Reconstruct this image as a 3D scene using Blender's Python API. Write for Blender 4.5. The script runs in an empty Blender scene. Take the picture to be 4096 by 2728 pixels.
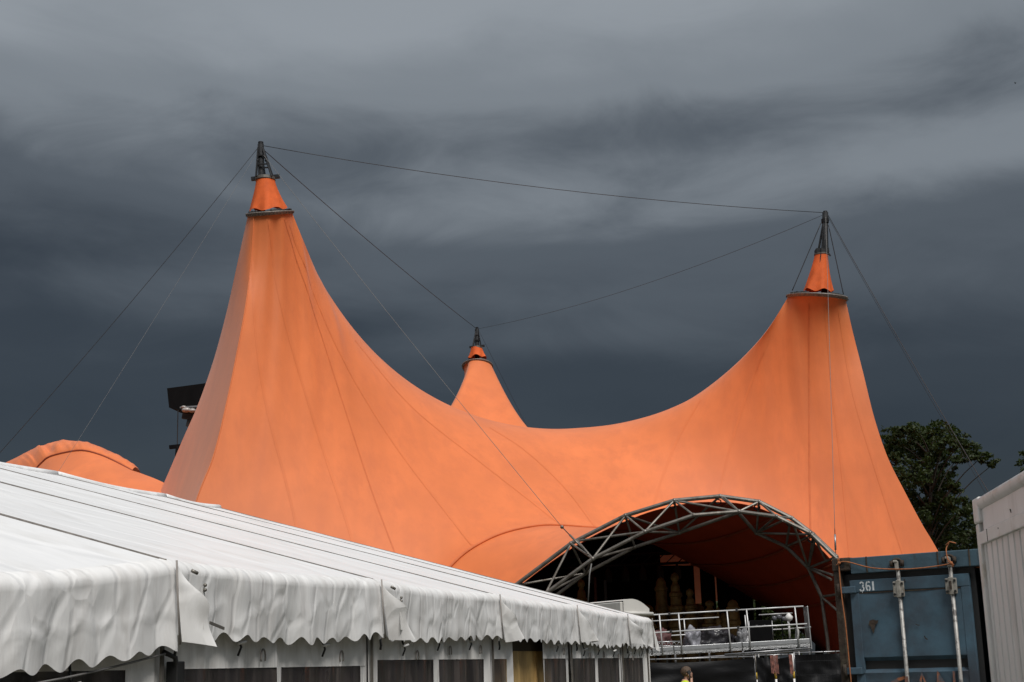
import bpy, bmesh, math, random
import numpy as np
from mathutils import Vector, Matrix, noise as mnoise

# ------------------------------------------------------------------ camera, sky, sun, exposure
scene = bpy.context.scene
C = scene.collection
rad = math.radians
PITCH, ROLL, EYE, FPX, PW, PH = rad(12.92), rad(1.6), 1.7, 5689.0, 4096.0, 2728.0
_fw = Vector((0, math.cos(PITCH), math.sin(PITCH)))
_u0 = Vector((0, -math.sin(PITCH), math.cos(PITCH)))
_r0 = Vector((1, 0, 0))
CRT = _r0 * math.cos(ROLL) - _u0 * math.sin(ROLL)
CUP = _u0 * math.cos(ROLL) + _r0 * math.sin(ROLL)
cam_d = bpy.data.cameras.new('camera')
cam_d.sensor_width = 36.0
cam_d.lens = FPX / PW * 36.0
cam_d.clip_start = 0.1
cam_d.clip_end = 3000
cam = bpy.data.objects.new('camera', cam_d)
C.objects.link(cam)
M3 = Matrix((CRT, CUP, -_fw)).transposed()
cam.matrix_world = Matrix.Translation((0, 0, EYE)) @ M3.to_4x4()
scene.camera = cam

SUN_EL, SUN_AZ = rad(53), rad(158)          # azimuth measured clockwise from +Y (the view axis)
sun_dir = Vector((math.sin(SUN_AZ) * math.cos(SUN_EL), math.cos(SUN_AZ) * math.cos(SUN_EL), math.sin(SUN_EL)))
sun_d = bpy.data.lights.new('sun', 'SUN')
sun_d.energy = 1.5
sun_d.angle = rad(24)
sun_d.color = (1.0, 0.965, 0.92)
sun = bpy.data.objects.new('sun', sun_d)
C.objects.link(sun)
sun.rotation_euler = sun_dir.to_track_quat('Z', 'Y').to_euler()

world = bpy.data.worlds.new('World')
scene.world = world
world.use_nodes = True
wn, wl = world.node_tree.nodes, world.node_tree.links
wn.clear()
def wnode(t, **k):
    n = wn.new(t)
    for a, b in k.items():
        setattr(n, a, b)
    return n
w_out = wnode('ShaderNodeOutputWorld')
w_bg = wnode('ShaderNodeBackground')
w_geo = wnode('ShaderNodeTexCoord')
w_sep = wnode('ShaderNodeSeparateXYZ')
wl.new(w_geo.outputs['Generated'], w_sep.inputs[0])
# cloud deck: a smooth rise of brightness with elevation, broken by wide streaky noise
def wmath(op, a, b=None, clamp=False):
    n = wnode('ShaderNodeMath', operation=op, use_clamp=clamp)
    for i, v in enumerate((a, b)):
        if v is None: continue
        if isinstance(v, (int, float)): n.inputs[i].default_value = v
        else: wl.new(v, n.inputs[i])
    return n.outputs[0]
def wnoise(sx, sy, sz, scale, detail, rough, off, dist=0.0):
    m = wnode('ShaderNodeMapping')
    m.inputs['Scale'].default_value = (sx, sy, sz)
    m.inputs['Location'].default_value = off
    m.inputs['Rotation'].default_value = (0, rad(-9), 0)
    wl.new(w_geo.outputs['Generated'], m.inputs[0])
    n = wnode('ShaderNodeTexNoise')
    n.inputs['Scale'].default_value = scale
    n.inputs['Detail'].default_value = detail
    n.inputs['Roughness'].default_value = rough
    n.inputs['Distortion'].default_value = dist
    wl.new(m.outputs[0], n.inputs['Vector'])
    return n.outputs['Fac']
n_big = wnoise(1, 1, 4.6, 2.2, 2.0, 0.42, (3.1, 0.4, 7.3), 0.25)
n_mid = wnoise(1, 1, 2.6, 7.0, 8.0, 0.58, (1.7, 5.2, 0.3), 0.5)
elev = wmath('ABSOLUTE', w_sep.outputs['Z'])
t0 = wmath('ADD', elev, wmath('MULTIPLY', wmath('SUBTRACT', n_big, 0.5), 0.26))
t1 = wmath('ADD', t0, wmath('MULTIPLY', wmath('SUBTRACT', n_mid, 0.5), 0.10))
ramp = wnode('ShaderNodeValToRGB')
cr = ramp.color_ramp
cr.interpolation = 'EASE'
SKY = [(0.00, (0.0075, 0.0098, 0.0135)), (0.10, (0.0085, 0.0112, 0.015)), (0.20, (0.0150, 0.0187, 0.0230)), (0.30, (0.042, 0.0492, 0.0570)),
       (0.37, (0.100, 0.112, 0.124)), (0.46, (0.142, 0.156, 0.170)), (0.65, (0.215, 0.226, 0.238)), (1.00, (0.28, 0.29, 0.303))]
while len(cr.elements) < len(SKY): cr.elements.new(0.5)
for e, (p, c) in zip(cr.elements, SKY):
    e.position = p; e.color = (*c, 1)
wl.new(t1, ramp.inputs[0])
w_sky = wnode('ShaderNodeTexSky', sky_type='NISHITA', sun_disc=False, sun_elevation=SUN_EL, sun_rotation=SUN_AZ)
w_dim = wnode('ShaderNodeMixRGB', blend_type='MULTIPLY')
w_dim.inputs[0].default_value = 1
w_dim.inputs[2].default_value = (0.10, 0.10, 0.10, 1)       # clear sky at strength 0.1
wl.new(w_sky.outputs[0], w_dim.inputs[1])
w_mix = wnode('ShaderNodeMixRGB')
w_mix.inputs[0].default_value = 0.975                          # cover of the storm cloud
wl.new(w_dim.outputs[0], w_mix.inputs[1])
wl.new(ramp.outputs[0], w_mix.inputs[2])
wl.new(w_mix.outputs[0], w_bg.inputs[0])
w_bg.inputs[1].default_value = 1.0
wl.new(w_bg.outputs[0], w_out.inputs[0])

scene.render.engine = 'CYCLES'
scene.view_settings.view_transform = 'Standard'
scene.view_settings.look = 'None'
scene.view_settings.gamma = 1
scene.view_settings.use_curve_mapping = False
scene.view_settings.exposure = 1.0
scene.cycles.use_denoising = True
scene.cycles.max_bounces = 6
scene.cycles.transparent_max_bounces = 12

# ------------------------------------------------------------------ helpers
random.seed(7)
rng = np.random.default_rng(7)

def at(px, py, Y):
    """survey: a point sighted in the 4096x2728 photograph, Y metres in front of the camera"""
    d = CRT * ((px - PW / 2) / FPX) - CUP * ((py - PH / 2) / FPX) + _fw
    return Vector((0, 0, EYE)) + d * (Y / d.y)

def mat(name, col, rough=0.6, metal=0.0, var=0.15, vscale=3.0, bump=0.0, bscale=20.0, stretch=(1, 1, 1),
        dirt=None, dscale=1.2, dlo=0.5, dhi=0.75, alpha=1.0, trans=None, spec=0.5, sheen=0.0, detail=5.0, dstretch=None, tone=False, crease=None, rust=None):
    m = bpy.data.materials.new(name)
    m.use_nodes = True
    N, L = m.node_tree.nodes, m.node_tree.links
    b = N['Principled BSDF']
    b.inputs['Roughness'].default_value = rough
    b.inputs['Metallic'].default_value = metal
    b.inputs['Specular IOR Level'].default_value = spec
    b.inputs['Sheen Weight'].default_value = sheen
    b.inputs['Sheen Roughness'].default_value = 0.4
    tc = N.new('ShaderNodeTexCoord')
    def nz(scale, st, det=5.0, rgh=0.55):
        mp = N.new('ShaderNodeMapping'); mp.inputs['Scale'].default_value = st
        L.new(tc.outputs['Object'], mp.inputs[0])
        n = N.new('ShaderNodeTexNoise')
        n.inputs['Scale'].default_value = scale; n.inputs['Detail'].default_value = det
        n.inputs['Roughness'].default_value = rgh
        L.new(mp.outputs[0], n.inputs['Vector'])
        return n.outputs['Fac']
    f = nz(vscale, stretch, detail)
    r = N.new('ShaderNodeMapRange')
    r.inputs['From Min'].default_value = 0.3; r.inputs['From Max'].default_value = 0.7
    r.inputs['To Min'].default_value = 1 - var; r.inputs['To Max'].default_value = 1 + var * 0.7
    L.new(f, r.inputs[0])
    mx = N.new('ShaderNodeVectorMath'); mx.operation = 'SCALE'
    mx.inputs[0].default_value = col
    L.new(r.outputs[0], mx.inputs['Scale'])
    out = mx.outputs[0]
    if tone:                       # cloth panels faded unevenly, stored on the sheet
        at_ = N.new('ShaderNodeAttribute'); at_.attribute_name = 'tone'
        ad = N.new('ShaderNodeMath'); ad.operation = 'ADD'; ad.inputs[1].default_value = 1.0
        L.new(at_.outputs['Fac'], ad.inputs[0])
        m2 = N.new('ShaderNodeVectorMath'); m2.operation = 'SCALE'
        L.new(out, m2.inputs[0]); L.new(ad.outputs[0], m2.inputs['Scale']); out = m2.outputs[0]
    if dirt:
        g = nz(dscale, dstretch or stretch, 6.0, 0.65)
        rr = N.new('ShaderNodeMapRange')
        rr.inputs['From Min'].default_value = dlo; rr.inputs['From Max'].default_value = dhi
        L.new(g, rr.inputs[0])
        mm = N.new('ShaderNodeMixRGB')
        L.new(rr.outputs[0], mm.inputs[0]); L.new(out, mm.inputs[1]); mm.inputs[2].default_value = (*dirt, 1)
        out = mm.outputs[0]
    if rust:
        g = nz(rust[1], rust[4], 8.0, 0.7)
        rr = N.new('ShaderNodeMapRange'); rr.inputs['From Min'].default_value = rust[2]; rr.inputs['From Max'].default_value = rust[3]
        L.new(g, rr.inputs[0])
        mm = N.new('ShaderNodeMixRGB')
        L.new(rr.outputs[0], mm.inputs[0]); L.new(out, mm.inputs[1]); mm.inputs[2].default_value = (*rust[0], 1)
        out = mm.outputs[0]
    L.new(out, b.inputs['Base Color'])
    if bump:
        bp = N.new('ShaderNodeBump'); bp.inputs['Strength'].default_value = bump
        bp.inputs['Distance'].default_value = 0.02
        L.new(nz(bscale, stretch, 4.0), bp.inputs['Height'])
        if crease:
            mp = N.new('ShaderNodeMapping'); mp.inputs['Scale'].default_value = crease[1]; mp.inputs['Rotation'].default_value = (0.3, 0.2, 0.15)
            L.new(tc.outputs['Object'], mp.inputs[0])
            dn_ = N.new('ShaderNodeTexNoise'); dn_.inputs['Scale'].default_value = crease[0] * 0.8; L.new(mp.outputs[0], dn_.inputs['Vector'])
            av = N.new('ShaderNodeVectorMath'); av.operation = 'MULTIPLY_ADD'; av.inputs[1].default_value = (0.25 / crease[0],) * 3
            L.new(dn_.outputs['Color'], av.inputs[0]); L.new(mp.outputs[0], av.inputs[2])
            vo = N.new('ShaderNodeTexVoronoi'); vo.feature = 'DISTANCE_TO_EDGE'; vo.inputs['Scale'].default_value = crease[0]
            L.new(av.outputs[0], vo.inputs['Vector'])
            sr = N.new('ShaderNodeMapRange'); sr.interpolation_type = 'SMOOTHSTEP'; sr.inputs['From Max'].default_value = 0.14
            L.new(vo.outputs['Distance'], sr.inputs[0])
            b2 = N.new('ShaderNodeBump'); b2.inputs['Strength'].default_value = crease[2]; b2.inputs['Distance'].default_value = crease[3]
            L.new(sr.outputs[0], b2.inputs['Height']); L.new(bp.outputs[0], b2.inputs['Normal'])
            L.new(b2.outputs[0], b.inputs['Normal'])
        else:
            L.new(bp.outputs[0], b.inputs['Normal'])
    if alpha < 1:
        b.inputs['Alpha'].default_value = alpha
    if trans:
        w, tcol = trans
        t = N.new('ShaderNodeBsdfTranslucent'); t.inputs[0].default_value = (*tcol, 1)
        ms = N.new('ShaderNodeMixShader'); ms.inputs[0].default_value = w
        L.new(b.outputs[0], ms.inputs[1]); L.new(t.outputs[0], ms.inputs[2])
        L.new(ms.outputs[0], N['Material Output'].inputs[0])
    return m

MT = {}
MT['orange'] = mat('orange_canvas', (0.745, 0.198, 0.060), 0.56, var=0.10, vscale=0.5, bump=0.18, bscale=1.6,
                   dirt=(0.63, 0.165, 0.055), dscale=0.9, dlo=0.45, dhi=0.8, dstretch=(1.6, 1.6, 0.35), spec=0.34, trans=(0.03, (0.5, 0.03, 0.008)), sheen=0.21, tone=True)
MT['orange_seam'] = mat('orange_canvas_seam', (0.64, 0.158, 0.046), 0.6, var=0.1, spec=0.34, sheen=0.21, trans=(0.05, (0.6, 0.05, 0.01)))
MT['orange_faint'] = mat('orange_canvas_weld', (0.745, 0.198, 0.060), 0.56, var=0.1, vscale=0.5, spec=0.34, sheen=0.21, trans=(0.08, (0.7, 0.055, 0.012)))
MT['orange_sleeve'] = mat('orange_sleeve_cloth', (0.70, 0.125, 0.026), 0.75, var=0.2, vscale=2.5, spec=0.3, bump=0.3, bscale=4, trans=(0.08, (0.7, 0.06, 0.01)))
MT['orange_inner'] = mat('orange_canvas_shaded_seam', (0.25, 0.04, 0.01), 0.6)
MT['steel_dark'] = mat('blackened_steel', (0.022, 0.023, 0.025), 0.5, 0.6, var=0.3, vscale=8, dirt=(0.10, 0.09, 0.08), dscale=6, dlo=0.6, dhi=0.85)
MT['steel_grey'] = mat('weathered_steel', (0.19, 0.175, 0.155), 0.45, 0.6, var=0.3, vscale=4, dirt=(0.07, 0.055, 0.04), dscale=3, dlo=0.5, dhi=0.75)
MT['steel_light'] = mat('galvanised_steel', (0.36, 0.36, 0.37), 0.4, 0.8, var=0.25, vscale=6)
MT['ring'] = mat('ring_flange', (0.22, 0.19, 0.17), 0.55, 0.4, var=0.4, vscale=12)
MT['cable'] = mat('steel_cable', (0.03, 0.03, 0.033), 0.5, 0.5, var=0.1)
MT['cable_light'] = mat('pale_rope', (0.17, 0.165, 0.16), 0.7, var=0.1)
MT['pvc'] = mat('white_pvc', (0.80, 0.80, 0.80), 0.42, var=0.05, vscale=1.2, bump=0.55, bscale=2.4, stretch=(0.5, 1.3, 1),
                dirt=(0.64, 0.625, 0.60), dscale=2.2, dlo=0.52, dhi=0.82, spec=0.45, crease=(1.1, (0.8, 1.5, 1.5), 0.35, 0.02))
MT['pvc_val'] = mat('white_pvc_valance', (0.80, 0.795, 0.785), 0.5, var=0.05, vscale=2.5, bump=0.30, bscale=6.0, stretch=(1, 1.4, 0.35),
                    dirt=(0.54, 0.515, 0.49), dscale=3.0, dlo=0.46, dhi=0.85, spec=0.4, dstretch=(1, 2.2, 0.45), crease=(3.2, (1, 1.5, 0.8), 0.38, 0.012))
MT['pvc_wall'] = mat('white_pvc_wall', (0.78, 0.765, 0.74), 0.5, var=0.08, vscale=2.5, bump=0.4, bscale=5.0, stretch=(1, 2.2, 0.3),
                     dirt=(0.48, 0.45, 0.41), dscale=3.0, dlo=0.5, dhi=0.85, spec=0.35, crease=(3.0, (1, 1.8, 0.6), 0.35, 0.012))
MT['pane'] = mat('clear_pvc_pane', (0.075, 0.066, 0.066), 0.2, var=0.5, vscale=3, bump=0.35, bscale=6.0, stretch=(1, 2.5, 0.25), alpha=0.62,
                 dirt=(0.24, 0.20, 0.18), dscale=3.5, dlo=0.48, dhi=0.8, dstretch=(1, 4, 0.25))
MT['keder'] = mat('keder_rail', (0.27, 0.245, 0.225), 0.5, var=0.4, vscale=5, stretch=(3, 1, 1))
MT['rail_alu'] = mat('aluminium', (0.52, 0.53, 0.54), 0.38, 0.7, var=0.12, vscale=5)
MT['white_paint'] = mat('white_paint', (0.72, 0.71, 0.69), 0.45, var=0.06, vscale=2, dirt=(0.5, 0.48, 0.45), dscale=2, dlo=0.55, dhi=0.85)
MT['black'] = mat('black_cloth', (0.005, 0.005, 0.0055), 0.9, var=0.3, vscale=3, spec=0.1)
MT['black_gloss'] = mat('black_tarpaulin', (0.006, 0.006, 0.007), 0.5, var=0.3, vscale=2, bump=0.5, bscale=3.0, stretch=(1, 1, 1.8), spec=0.22)
MT['gold'] = mat('gilded_plaster', (0.34, 0.21, 0.075), 0.55, 0.15, var=0.4, vscale=4, dirt=(0.12, 0.07, 0.03), dscale=5, dlo=0.5, dhi=0.75)
MT['rubber'] = mat('black_rubber', (0.012, 0.012, 0.012), 0.6, var=0.2)

class MB:
    """collects shapes, then links them as ONE mesh object"""
    def __init__(s): s.v, s.f = [], []
    def add(s, vs, fs):
        o = len(s.v)
        s.v += [tuple(p) for p in vs]
        s.f += [tuple(i + o for i in f) for f in fs]
        return s
    def box(s, lo, hi):
        (a, b, c), (d, e, f) = lo, hi
        return s.add([(a, b, c), (d, b, c), (d, e, c), (a, e, c), (a, b, f), (d, b, f), (d, e, f), (a, e, f)],
                     [(0, 3, 2, 1), (4, 5, 6, 7), (0, 1, 5, 4), (1, 2, 6, 5), (2, 3, 7, 6), (3, 0, 4, 7)])
    def bar(s, p, q, w, h=None, up=(0, 0, 1)):
        p, q = Vector(p), Vector(q); h = h or w
        d = (q - p).normalized(); x = d.cross(Vector(up))
        if x.length < 1e-4: x = d.cross(Vector((0, 1, 0)))
        x.normalize(); y = x.cross(d)
        vs = [c + x * (w / 2 * i) + y * (h / 2 * j) for c in (p, q) for i, j in ((-1, -1), (1, -1), (1, 1), (-1, 1))]
        return s.add(vs, [(0, 1, 2, 3), (7, 6, 5, 4), (0, 4, 5, 1), (1, 5, 6, 2), (2, 6, 7, 3), (3, 7, 4, 0)])
    def tube(s, pts, r, n=8, cap=True):
        pts = [Vector(p) for p in pts]
        rs = r if isinstance(r, (list, tuple)) else [r] * len(pts)
        vs, fs = [], []
        prev = None
        for i, p in enumerate(pts):
            d = (pts[min(i + 1, len(pts) - 1)] - pts[max(i - 1, 0)])
            d = d.normalized() if d.length > 1e-9 else Vector((0, 0, 1))
            if prev is None:
                x = d.cross(Vector((0, 0, 1)))
                if x.length < 1e-3: x = d.cross(Vector((1, 0, 0)))
            else:
                x = prev - d * prev.dot(d)
            x.normalize(); prev = x; y = d.cross(x)
            for k in range(n):
                a = 2 * math.pi * k / n
                vs.append(p + (x * math.cos(a) + y * math.sin(a)) * rs[i])
        for i in range(len(pts) - 1):
            for k in range(n):
                fs.append((i * n + k, i * n + (k + 1) % n, (i + 1) * n + (k + 1) % n, (i + 1) * n + k))
        if cap:
            fs.append(tuple(range(n - 1, -1, -1))); fs.append(tuple((len(pts) - 1) * n + k for k in range(n)))
        return s.add(vs, fs)
    def lathe(s, prof, c=(0, 0, 0), n=20, squash=1.0):
        vs, fs = [], []
        for r, z in prof:
            for k in range(n):
                a = 2 * math.pi * k / n
                vs.append((c[0] + r * math.cos(a), c[1] + r * math.sin(a) * squash, c[2] + z))
        for i in range(len(prof) - 1):
            for k in range(n):
                fs.append((i * n + k, i * n + (k + 1) % n, (i + 1) * n + (k + 1) % n, (i + 1) * n + k))
        fs.append(tuple(range(n - 1, -1, -1))); fs.append(tuple((len(prof) - 1) * n + k for k in range(n)))
        return s.add(vs, fs)
    def grid(s, G, close=False):
        G = np.asarray(G); m, n = G.shape[:2]
        fs = [(i * n + j, i * n + j + 1, (i + 1) * n + j + 1, (i + 1) * n + j) for i in range(m - 1) for j in range(n - 1)]
        return s.add([tuple(p) for p in G.reshape(-1, 3)], fs)
    def ball(s, c, r, n=10, m=7, sc=(1, 1, 1)):
        c = Vector(c)
        prof = [(r * math.sin(math.pi * i / m), -r * math.cos(math.pi * i / m)) for i in range(m + 1)]
        prof[0] = (r * 0.02, -r); prof[-1] = (r * 0.02, r)
        vs, fs = [], []
        for q, z in prof:
            for k in range(n):
                a = 2 * math.pi * k / n
                vs.append((c.x + q * math.cos(a) * sc[0], c.y + q * math.sin(a) * sc[1], c.z + z * sc[2]))
        for i in range(m):
            for k in range(n):
                fs.append((i * n + k, i * n + (k + 1) % n, (i + 1) * n + (k + 1) % n, (i + 1) * n + k))
        return s.add(vs, fs)
    def build(s, name, material, parent=None, smooth=False, bevel=0.0, world=False, loc=None):
        me = bpy.data.meshes.new(name)
        vs = s.v
        off = Vector((0, 0, 0))
        if world and parent is not None:
            off = root_loc(parent)
        elif loc is not None:
            off = Vector(loc)
        if off.length: vs = [(v[0] - off.x, v[1] - off.y, v[2] - off.z) for v in vs]
        me.from_pydata(vs, [], s.f)
        me.materials.append(MT[material] if isinstance(material, str) else material)
        if smooth:
            me.polygons.foreach_set('use_smooth', [True] * len(me.polygons))
        me.update()
        o = bpy.data.objects.new(name, me)
        C.objects.link(o)
        if parent is not None: o.parent = parent
        if loc is not None and parent is None: o.location = loc
        if smooth == 'auto':
            try: me.set_sharp_from_angle(angle=rad(40))
            except Exception: pass
        if bevel:
            bv = o.modifiers.new('bevel', 'BEVEL'); bv.width = bevel; bv.segments = 2; bv.limit_method = 'ANGLE'
        return o

def root_loc(o):
    l = Vector((0, 0, 0))
    while o is not None:
        l += o.location; o = o.parent
    return l

def tag(o, label=None, cat=None, group=None, kind=None):
    for k, v in (('label', label), ('category', cat), ('group', group), ('kind', kind)):
        if v: o[k] = v
    return o

def thing(name, label, cat, loc=(0, 0, 0), rz=0.0, group=None):
    o = bpy.data.objects.new(name, None)
    C.objects.link(o)
    o.empty_display_size = 0.2
    o.location = loc; o.rotation_euler = (0, 0, rz)
    return tag(o, label, cat, group, 'thing')

def crom(pts, n):
    """smooth curve through pts, n points evenly spaced along it"""
    P = [np.array(p, float) for p in pts]
    if len(P) == 2:
        return np.array([P[0] + (P[1] - P[0]) * t for t in np.linspace(0, 1, n)])
    P = [2 * P[0] - P[1]] + P + [2 * P[-1] - P[-2]]
    out = []
    for i in range(1, len(P) - 2):
        for t in np.linspace(0, 1, 16, endpoint=False):
            a, b, c, d = P[i - 1:i + 3]
            out.append(0.5 * (2 * b + (c - a) * t + (2 * a - 5 * b + 4 * c - d) * t * t + (3 * b - a - 3 * c + d) * t ** 3))
    out.append(P[-2])
    out = np.array(out)
    s = np.concatenate([[0], np.cumsum(np.linalg.norm(np.diff(out, axis=0), axis=1))])
    q = np.linspace(0, s[-1], n)
    return np.stack([np.interp(q, s, out[:, k]) for k in range(3)], 1)

def coons(top, bot, left, right):
    n, m = len(top), len(left)
    u = np.linspace(0, 1, n)[None, :, None]; v = np.linspace(0, 1, m)[:, None, None]
    left = left.copy(); right = right.copy()
    left[0], left[-1], right[0], right[-1] = top[0], bot[0], top[-1], bot[-1]
    G = (1 - v) * top[None] + v * bot[None] + (1 - u) * left[:, None] + u * right[:, None]
    G -= (1 - u) * (1 - v) * top[0] + u * (1 - v) * top[-1] + (1 - u) * v * bot[0] + u * v * bot[-1]
    return G

def relax(G, it=600, wu=1.0, wv=1.0):
    G = G.copy()
    for _ in range(it):
        A = (wu * (G[1:-1, :-2] + G[1:-1, 2:]) + wv * (G[:-2, 1:-1] + G[2:, 1:-1])) / (2 * (wu + wv))
        G[1:-1, 1:-1] += 0.95 * (A - G[1:-1, 1:-1])
    return G

def polycurve(seq):
    return [at(*p) for p in seq]

# ------------------------------------------------------------------ the ground
mb = MB()
mb.add([(-900, -500, 0), (900, -500, 0), (900, 1500, 0), (-900, 1500, 0)], [(0, 1, 2, 3)])
MT['ground'] = mat('trampled_grass', (0.075, 0.075, 0.045), 0.9, var=0.4, vscale=0.6, bump=0.6, bscale=9,
                   dirt=(0.10, 0.08, 0.055), dscale=0.25, dlo=0.45, dhi=0.65)
tag(mb.build('ground', 'ground'), kind='structure')

# ------------------------------------------------------------------ the big orange tent
LY, RY, BY = 50.0, 54.0, 76.0
tent = thing('orange_tent', 'huge orange tensile tent with three steel-tipped peaks behind the white marquee', 'tent', (4, 52, 0))
def part(mb, name, m, parent=None, smooth=True, **k):
    return mb.build(name, m, parent or tent, smooth, world=True, **k)

def ring_pts(c, r, angs, kx, ky):
    """points on a tilted collar ring, angle 0 facing the camera, positive to the right"""
    return np.array([(c.x + r * math.sin(a), c.y - r * math.cos(a), c.z + kx * r * math.sin(a) - ky * r * math.cos(a)) for a in angs])
RL = dict(c=at(1080, 852, LY), r=0.80, kx=0.05, ky=math.tan(rad(18)))
RR = dict(c=at(3268, 1189, RY), r=1.09, kx=-0.10, ky=math.tan(rad(9)))
RB = dict(c=at(1910, 1466, BY), r=0.77, kx=-0.02, ky=-math.tan(rad(16)))
def rp(R, a0, a1, n): return ring_pts(R['c'], R['r'], np.radians(np.linspace(a0, a1, n)), R['kx'], R['ky'])

def depth_curve(px, y0, y1, bulge=0.0, power=1.0):
    n = len(px); d = [0.0]
    for a, b in zip(px, px[1:]): d.append(d[-1] + math.hypot(b[0] - a[0], b[1] - a[1]))
    return [at(p[0], p[1], y0 + (y1 - y0) * (t / d[-1]) ** power + bulge * math.sin(math.pi * t / d[-1])) for p, t in zip(px, d)]

NU, NV = 150, 80
na, nr = 20, 110                       # columns on ring L, on the ridge; the rest on ring R
nb = NU - na - nr + 2
ridge_px = [(1218, 974), (1279, 1114), (1349, 1227), (1427, 1331), (1514, 1427), (1610, 1514), (1714, 1587), (1810, 1636),
            (1931, 1681), (2053, 1705), (2158, 1716), (2279, 1714), (2436, 1700), (2575, 1670), (2697, 1627), (2819, 1563),
            (2923, 1479), (3010, 1392), (3080, 1305)]
arcL = rp(RL, -36, 88, na)
arcR = rp(RR, -88, 84, nb)
ridge = crom([arcL[-1]] + [tuple(p) for p in depth_curve(ridge_px, LY + 0.6, RY, 6.0)] + [arcR[0]], nr)
top = np.concatenate([arcL, ridge[1:-1], arcR])
NU = len(top)
crease_px = [(1004, 1044), (983, 1218), (948, 1409), (905, 1618), (853, 1827), (783, 2010), (640, 2480)]
crease = crom([arcL[0]] + [tuple(p) for p in depth_curve(crease_px, LY - 0.6, 45.5)], NV)
right_px = [(3410, 1322), (3454, 1496), (3497, 1670), (3550, 1827), (3619, 1966), (3689, 2097), (3762, 2222), (3960, 2600)]
redge = crom([arcR[-1]] + [tuple(p) for p in depth_curve(right_px, RY, 51.0)], NV)
# V: the cable seam where the entrance hood joins the main sheet
V_px = [(1640, 2500, 47.0), (1740, 2340, 47.6), (1798, 2272, 48), (1877, 2201, 48.3), (2000, 2138, 48.8), (2142, 2105, 49.2), (2247, 2103, 49.6),
        (2339, 2110, 50), (2424, 2118, 50.3), (2600, 2170, 50.8), (2750, 2245, 51.2), (2900, 2325, 51.5), (3000, 2385, 51.7),
        (3120, 2460, 52), (3230, 2545, 52), (3290, 2600, 52)]
nV = 74; nl = 42; nrt = NU - nV - nl + 2
Vc = crom(polycurve(V_px), nV)
bl = crom([crease[-1], at(1000, 2570, 45.5), at(1350, 2580, 46), Vc[0]], nl)
br = crom([Vc[-1], at(3600, 2610, 51.5), redge[-1]], nrt)
bot = np.concatenate([bl, Vc[1:-1], br])
G = relax(coons(top, bot, crease, redge), 1500)
rip = np.zeros(G.shape[:2]); rr_i = np.arange(G.shape[0])[:, None]; cc_i = np.arange(NU)[None, :]
def ripple(c0, c1, amp, k, decay, seed):
    w = np.clip((cc_i - c0) / 3.0, 0, 1) * np.clip((c1 - cc_i) / 8.0, 0, 1)
    return amp * w * (1 - np.exp(-rr_i / 3.0)) * np.exp(-rr_i / decay) * (np.sin(k * cc_i + seed) + 0.6 * np.sin(1.7 * k * cc_i + 2 * seed))
rip = ripple(0, 40, 0.075, 0.75, 13, 1.0) + ripple(118, NU, 0.05, 0.8, 9, 2.0)
nn_ = np.cross(np.gradient(G, axis=1), np.gradient(G, axis=0)); nn_ /= np.linalg.norm(nn_, axis=2, keepdims=True) + 1e-9
G = G + nn_ * rip[:, :, None] * np.array([1, 1, 1])
GM = G
def toned(ob, shape, width, seed, k=0.05):
    m, n = shape
    pr = np.random.default_rng(seed).normal(0, k * 0.35, n)
    val = [[pr[j // width] + k * mnoise.noise((j * 0.55, i * 0.045, seed)) + 0.5 * k * mnoise.noise((j * 1.7, i * 0.06, seed + 5)) for j in range(n)] for i in range(m)]
    a = ob.data.attributes.new('tone', 'FLOAT', 'POINT')
    a.data.foreach_set('value', np.array(val, dtype=np.float32).ravel())
toned(part(MB().grid(G), 'front_membrane', 'orange'), G.shape[:2], 8, 4, 0.045)

# arch line of the entrance hood
T_px = [(1935, 2520, 45.6), (1985, 2430, 45.5), (2062, 2341, 45.3), (2284, 2174, 44.9), (2502, 2062, 44.5), (2697, 2002, 44.1), (2880, 1985, 43.8), (3036, 2007, 43.5),
        (3167, 2073, 43.2), (3253, 2138, 43.0), (3345, 2227, 42.8), (3395, 2370, 42.7), (3415, 2500, 42.6), (3425, 2640, 42.6)]
T3 = [at(*p) for p in T_px]
drop = [2, 6, 12, 17, 21, 21, 23, 24, 24, 24, 20, 14, 8, 2]
hx = [-2, -2, 6, 6, 4, 0, 0, -2, -6, -10, -14, -18, -20, -20]
edge = []
for (x, y, Y), d, h in zip(T_px, drop, hx): edge.append(at(x + h, y + d, Y + 0.18))
# straight runs between the shackles, pulled up a little midway
ed = []
for a, b in zip(edge, edge[1:]):
    for t in np.linspace(0, 1, 7, endpoint=False):
        p = a.lerp(b, t); p.z += 0.05 * math.sin(math.pi * t); ed.append(tuple(p))
ed.append(tuple(edge[-1]))
ed = np.array(ed); nE = 80
s_ = np.linspace(0, len(ed) - 1, nE)
ed = np.stack([np.interp(s_, np.arange(len(ed)), ed[:, k]) for k in range(3)], 1)
Vh = crom(polycurve(V_px), nE)
H = coons(ed, Vh, np.linspace(ed[0], Vh[0], 16), np.linspace(ed[-1], Vh[-1], 16))
H = relax(H, 60, 0.3, 1.0)
for i in range(16):
    H[i, :, 2] -= 0.30 * math.sin(math.pi * i / 15) * np.sin(np.linspace(0.0, math.pi, nE)) ** 0.5
part(MB().grid(H), 'entrance_hood', 'orange')

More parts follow.
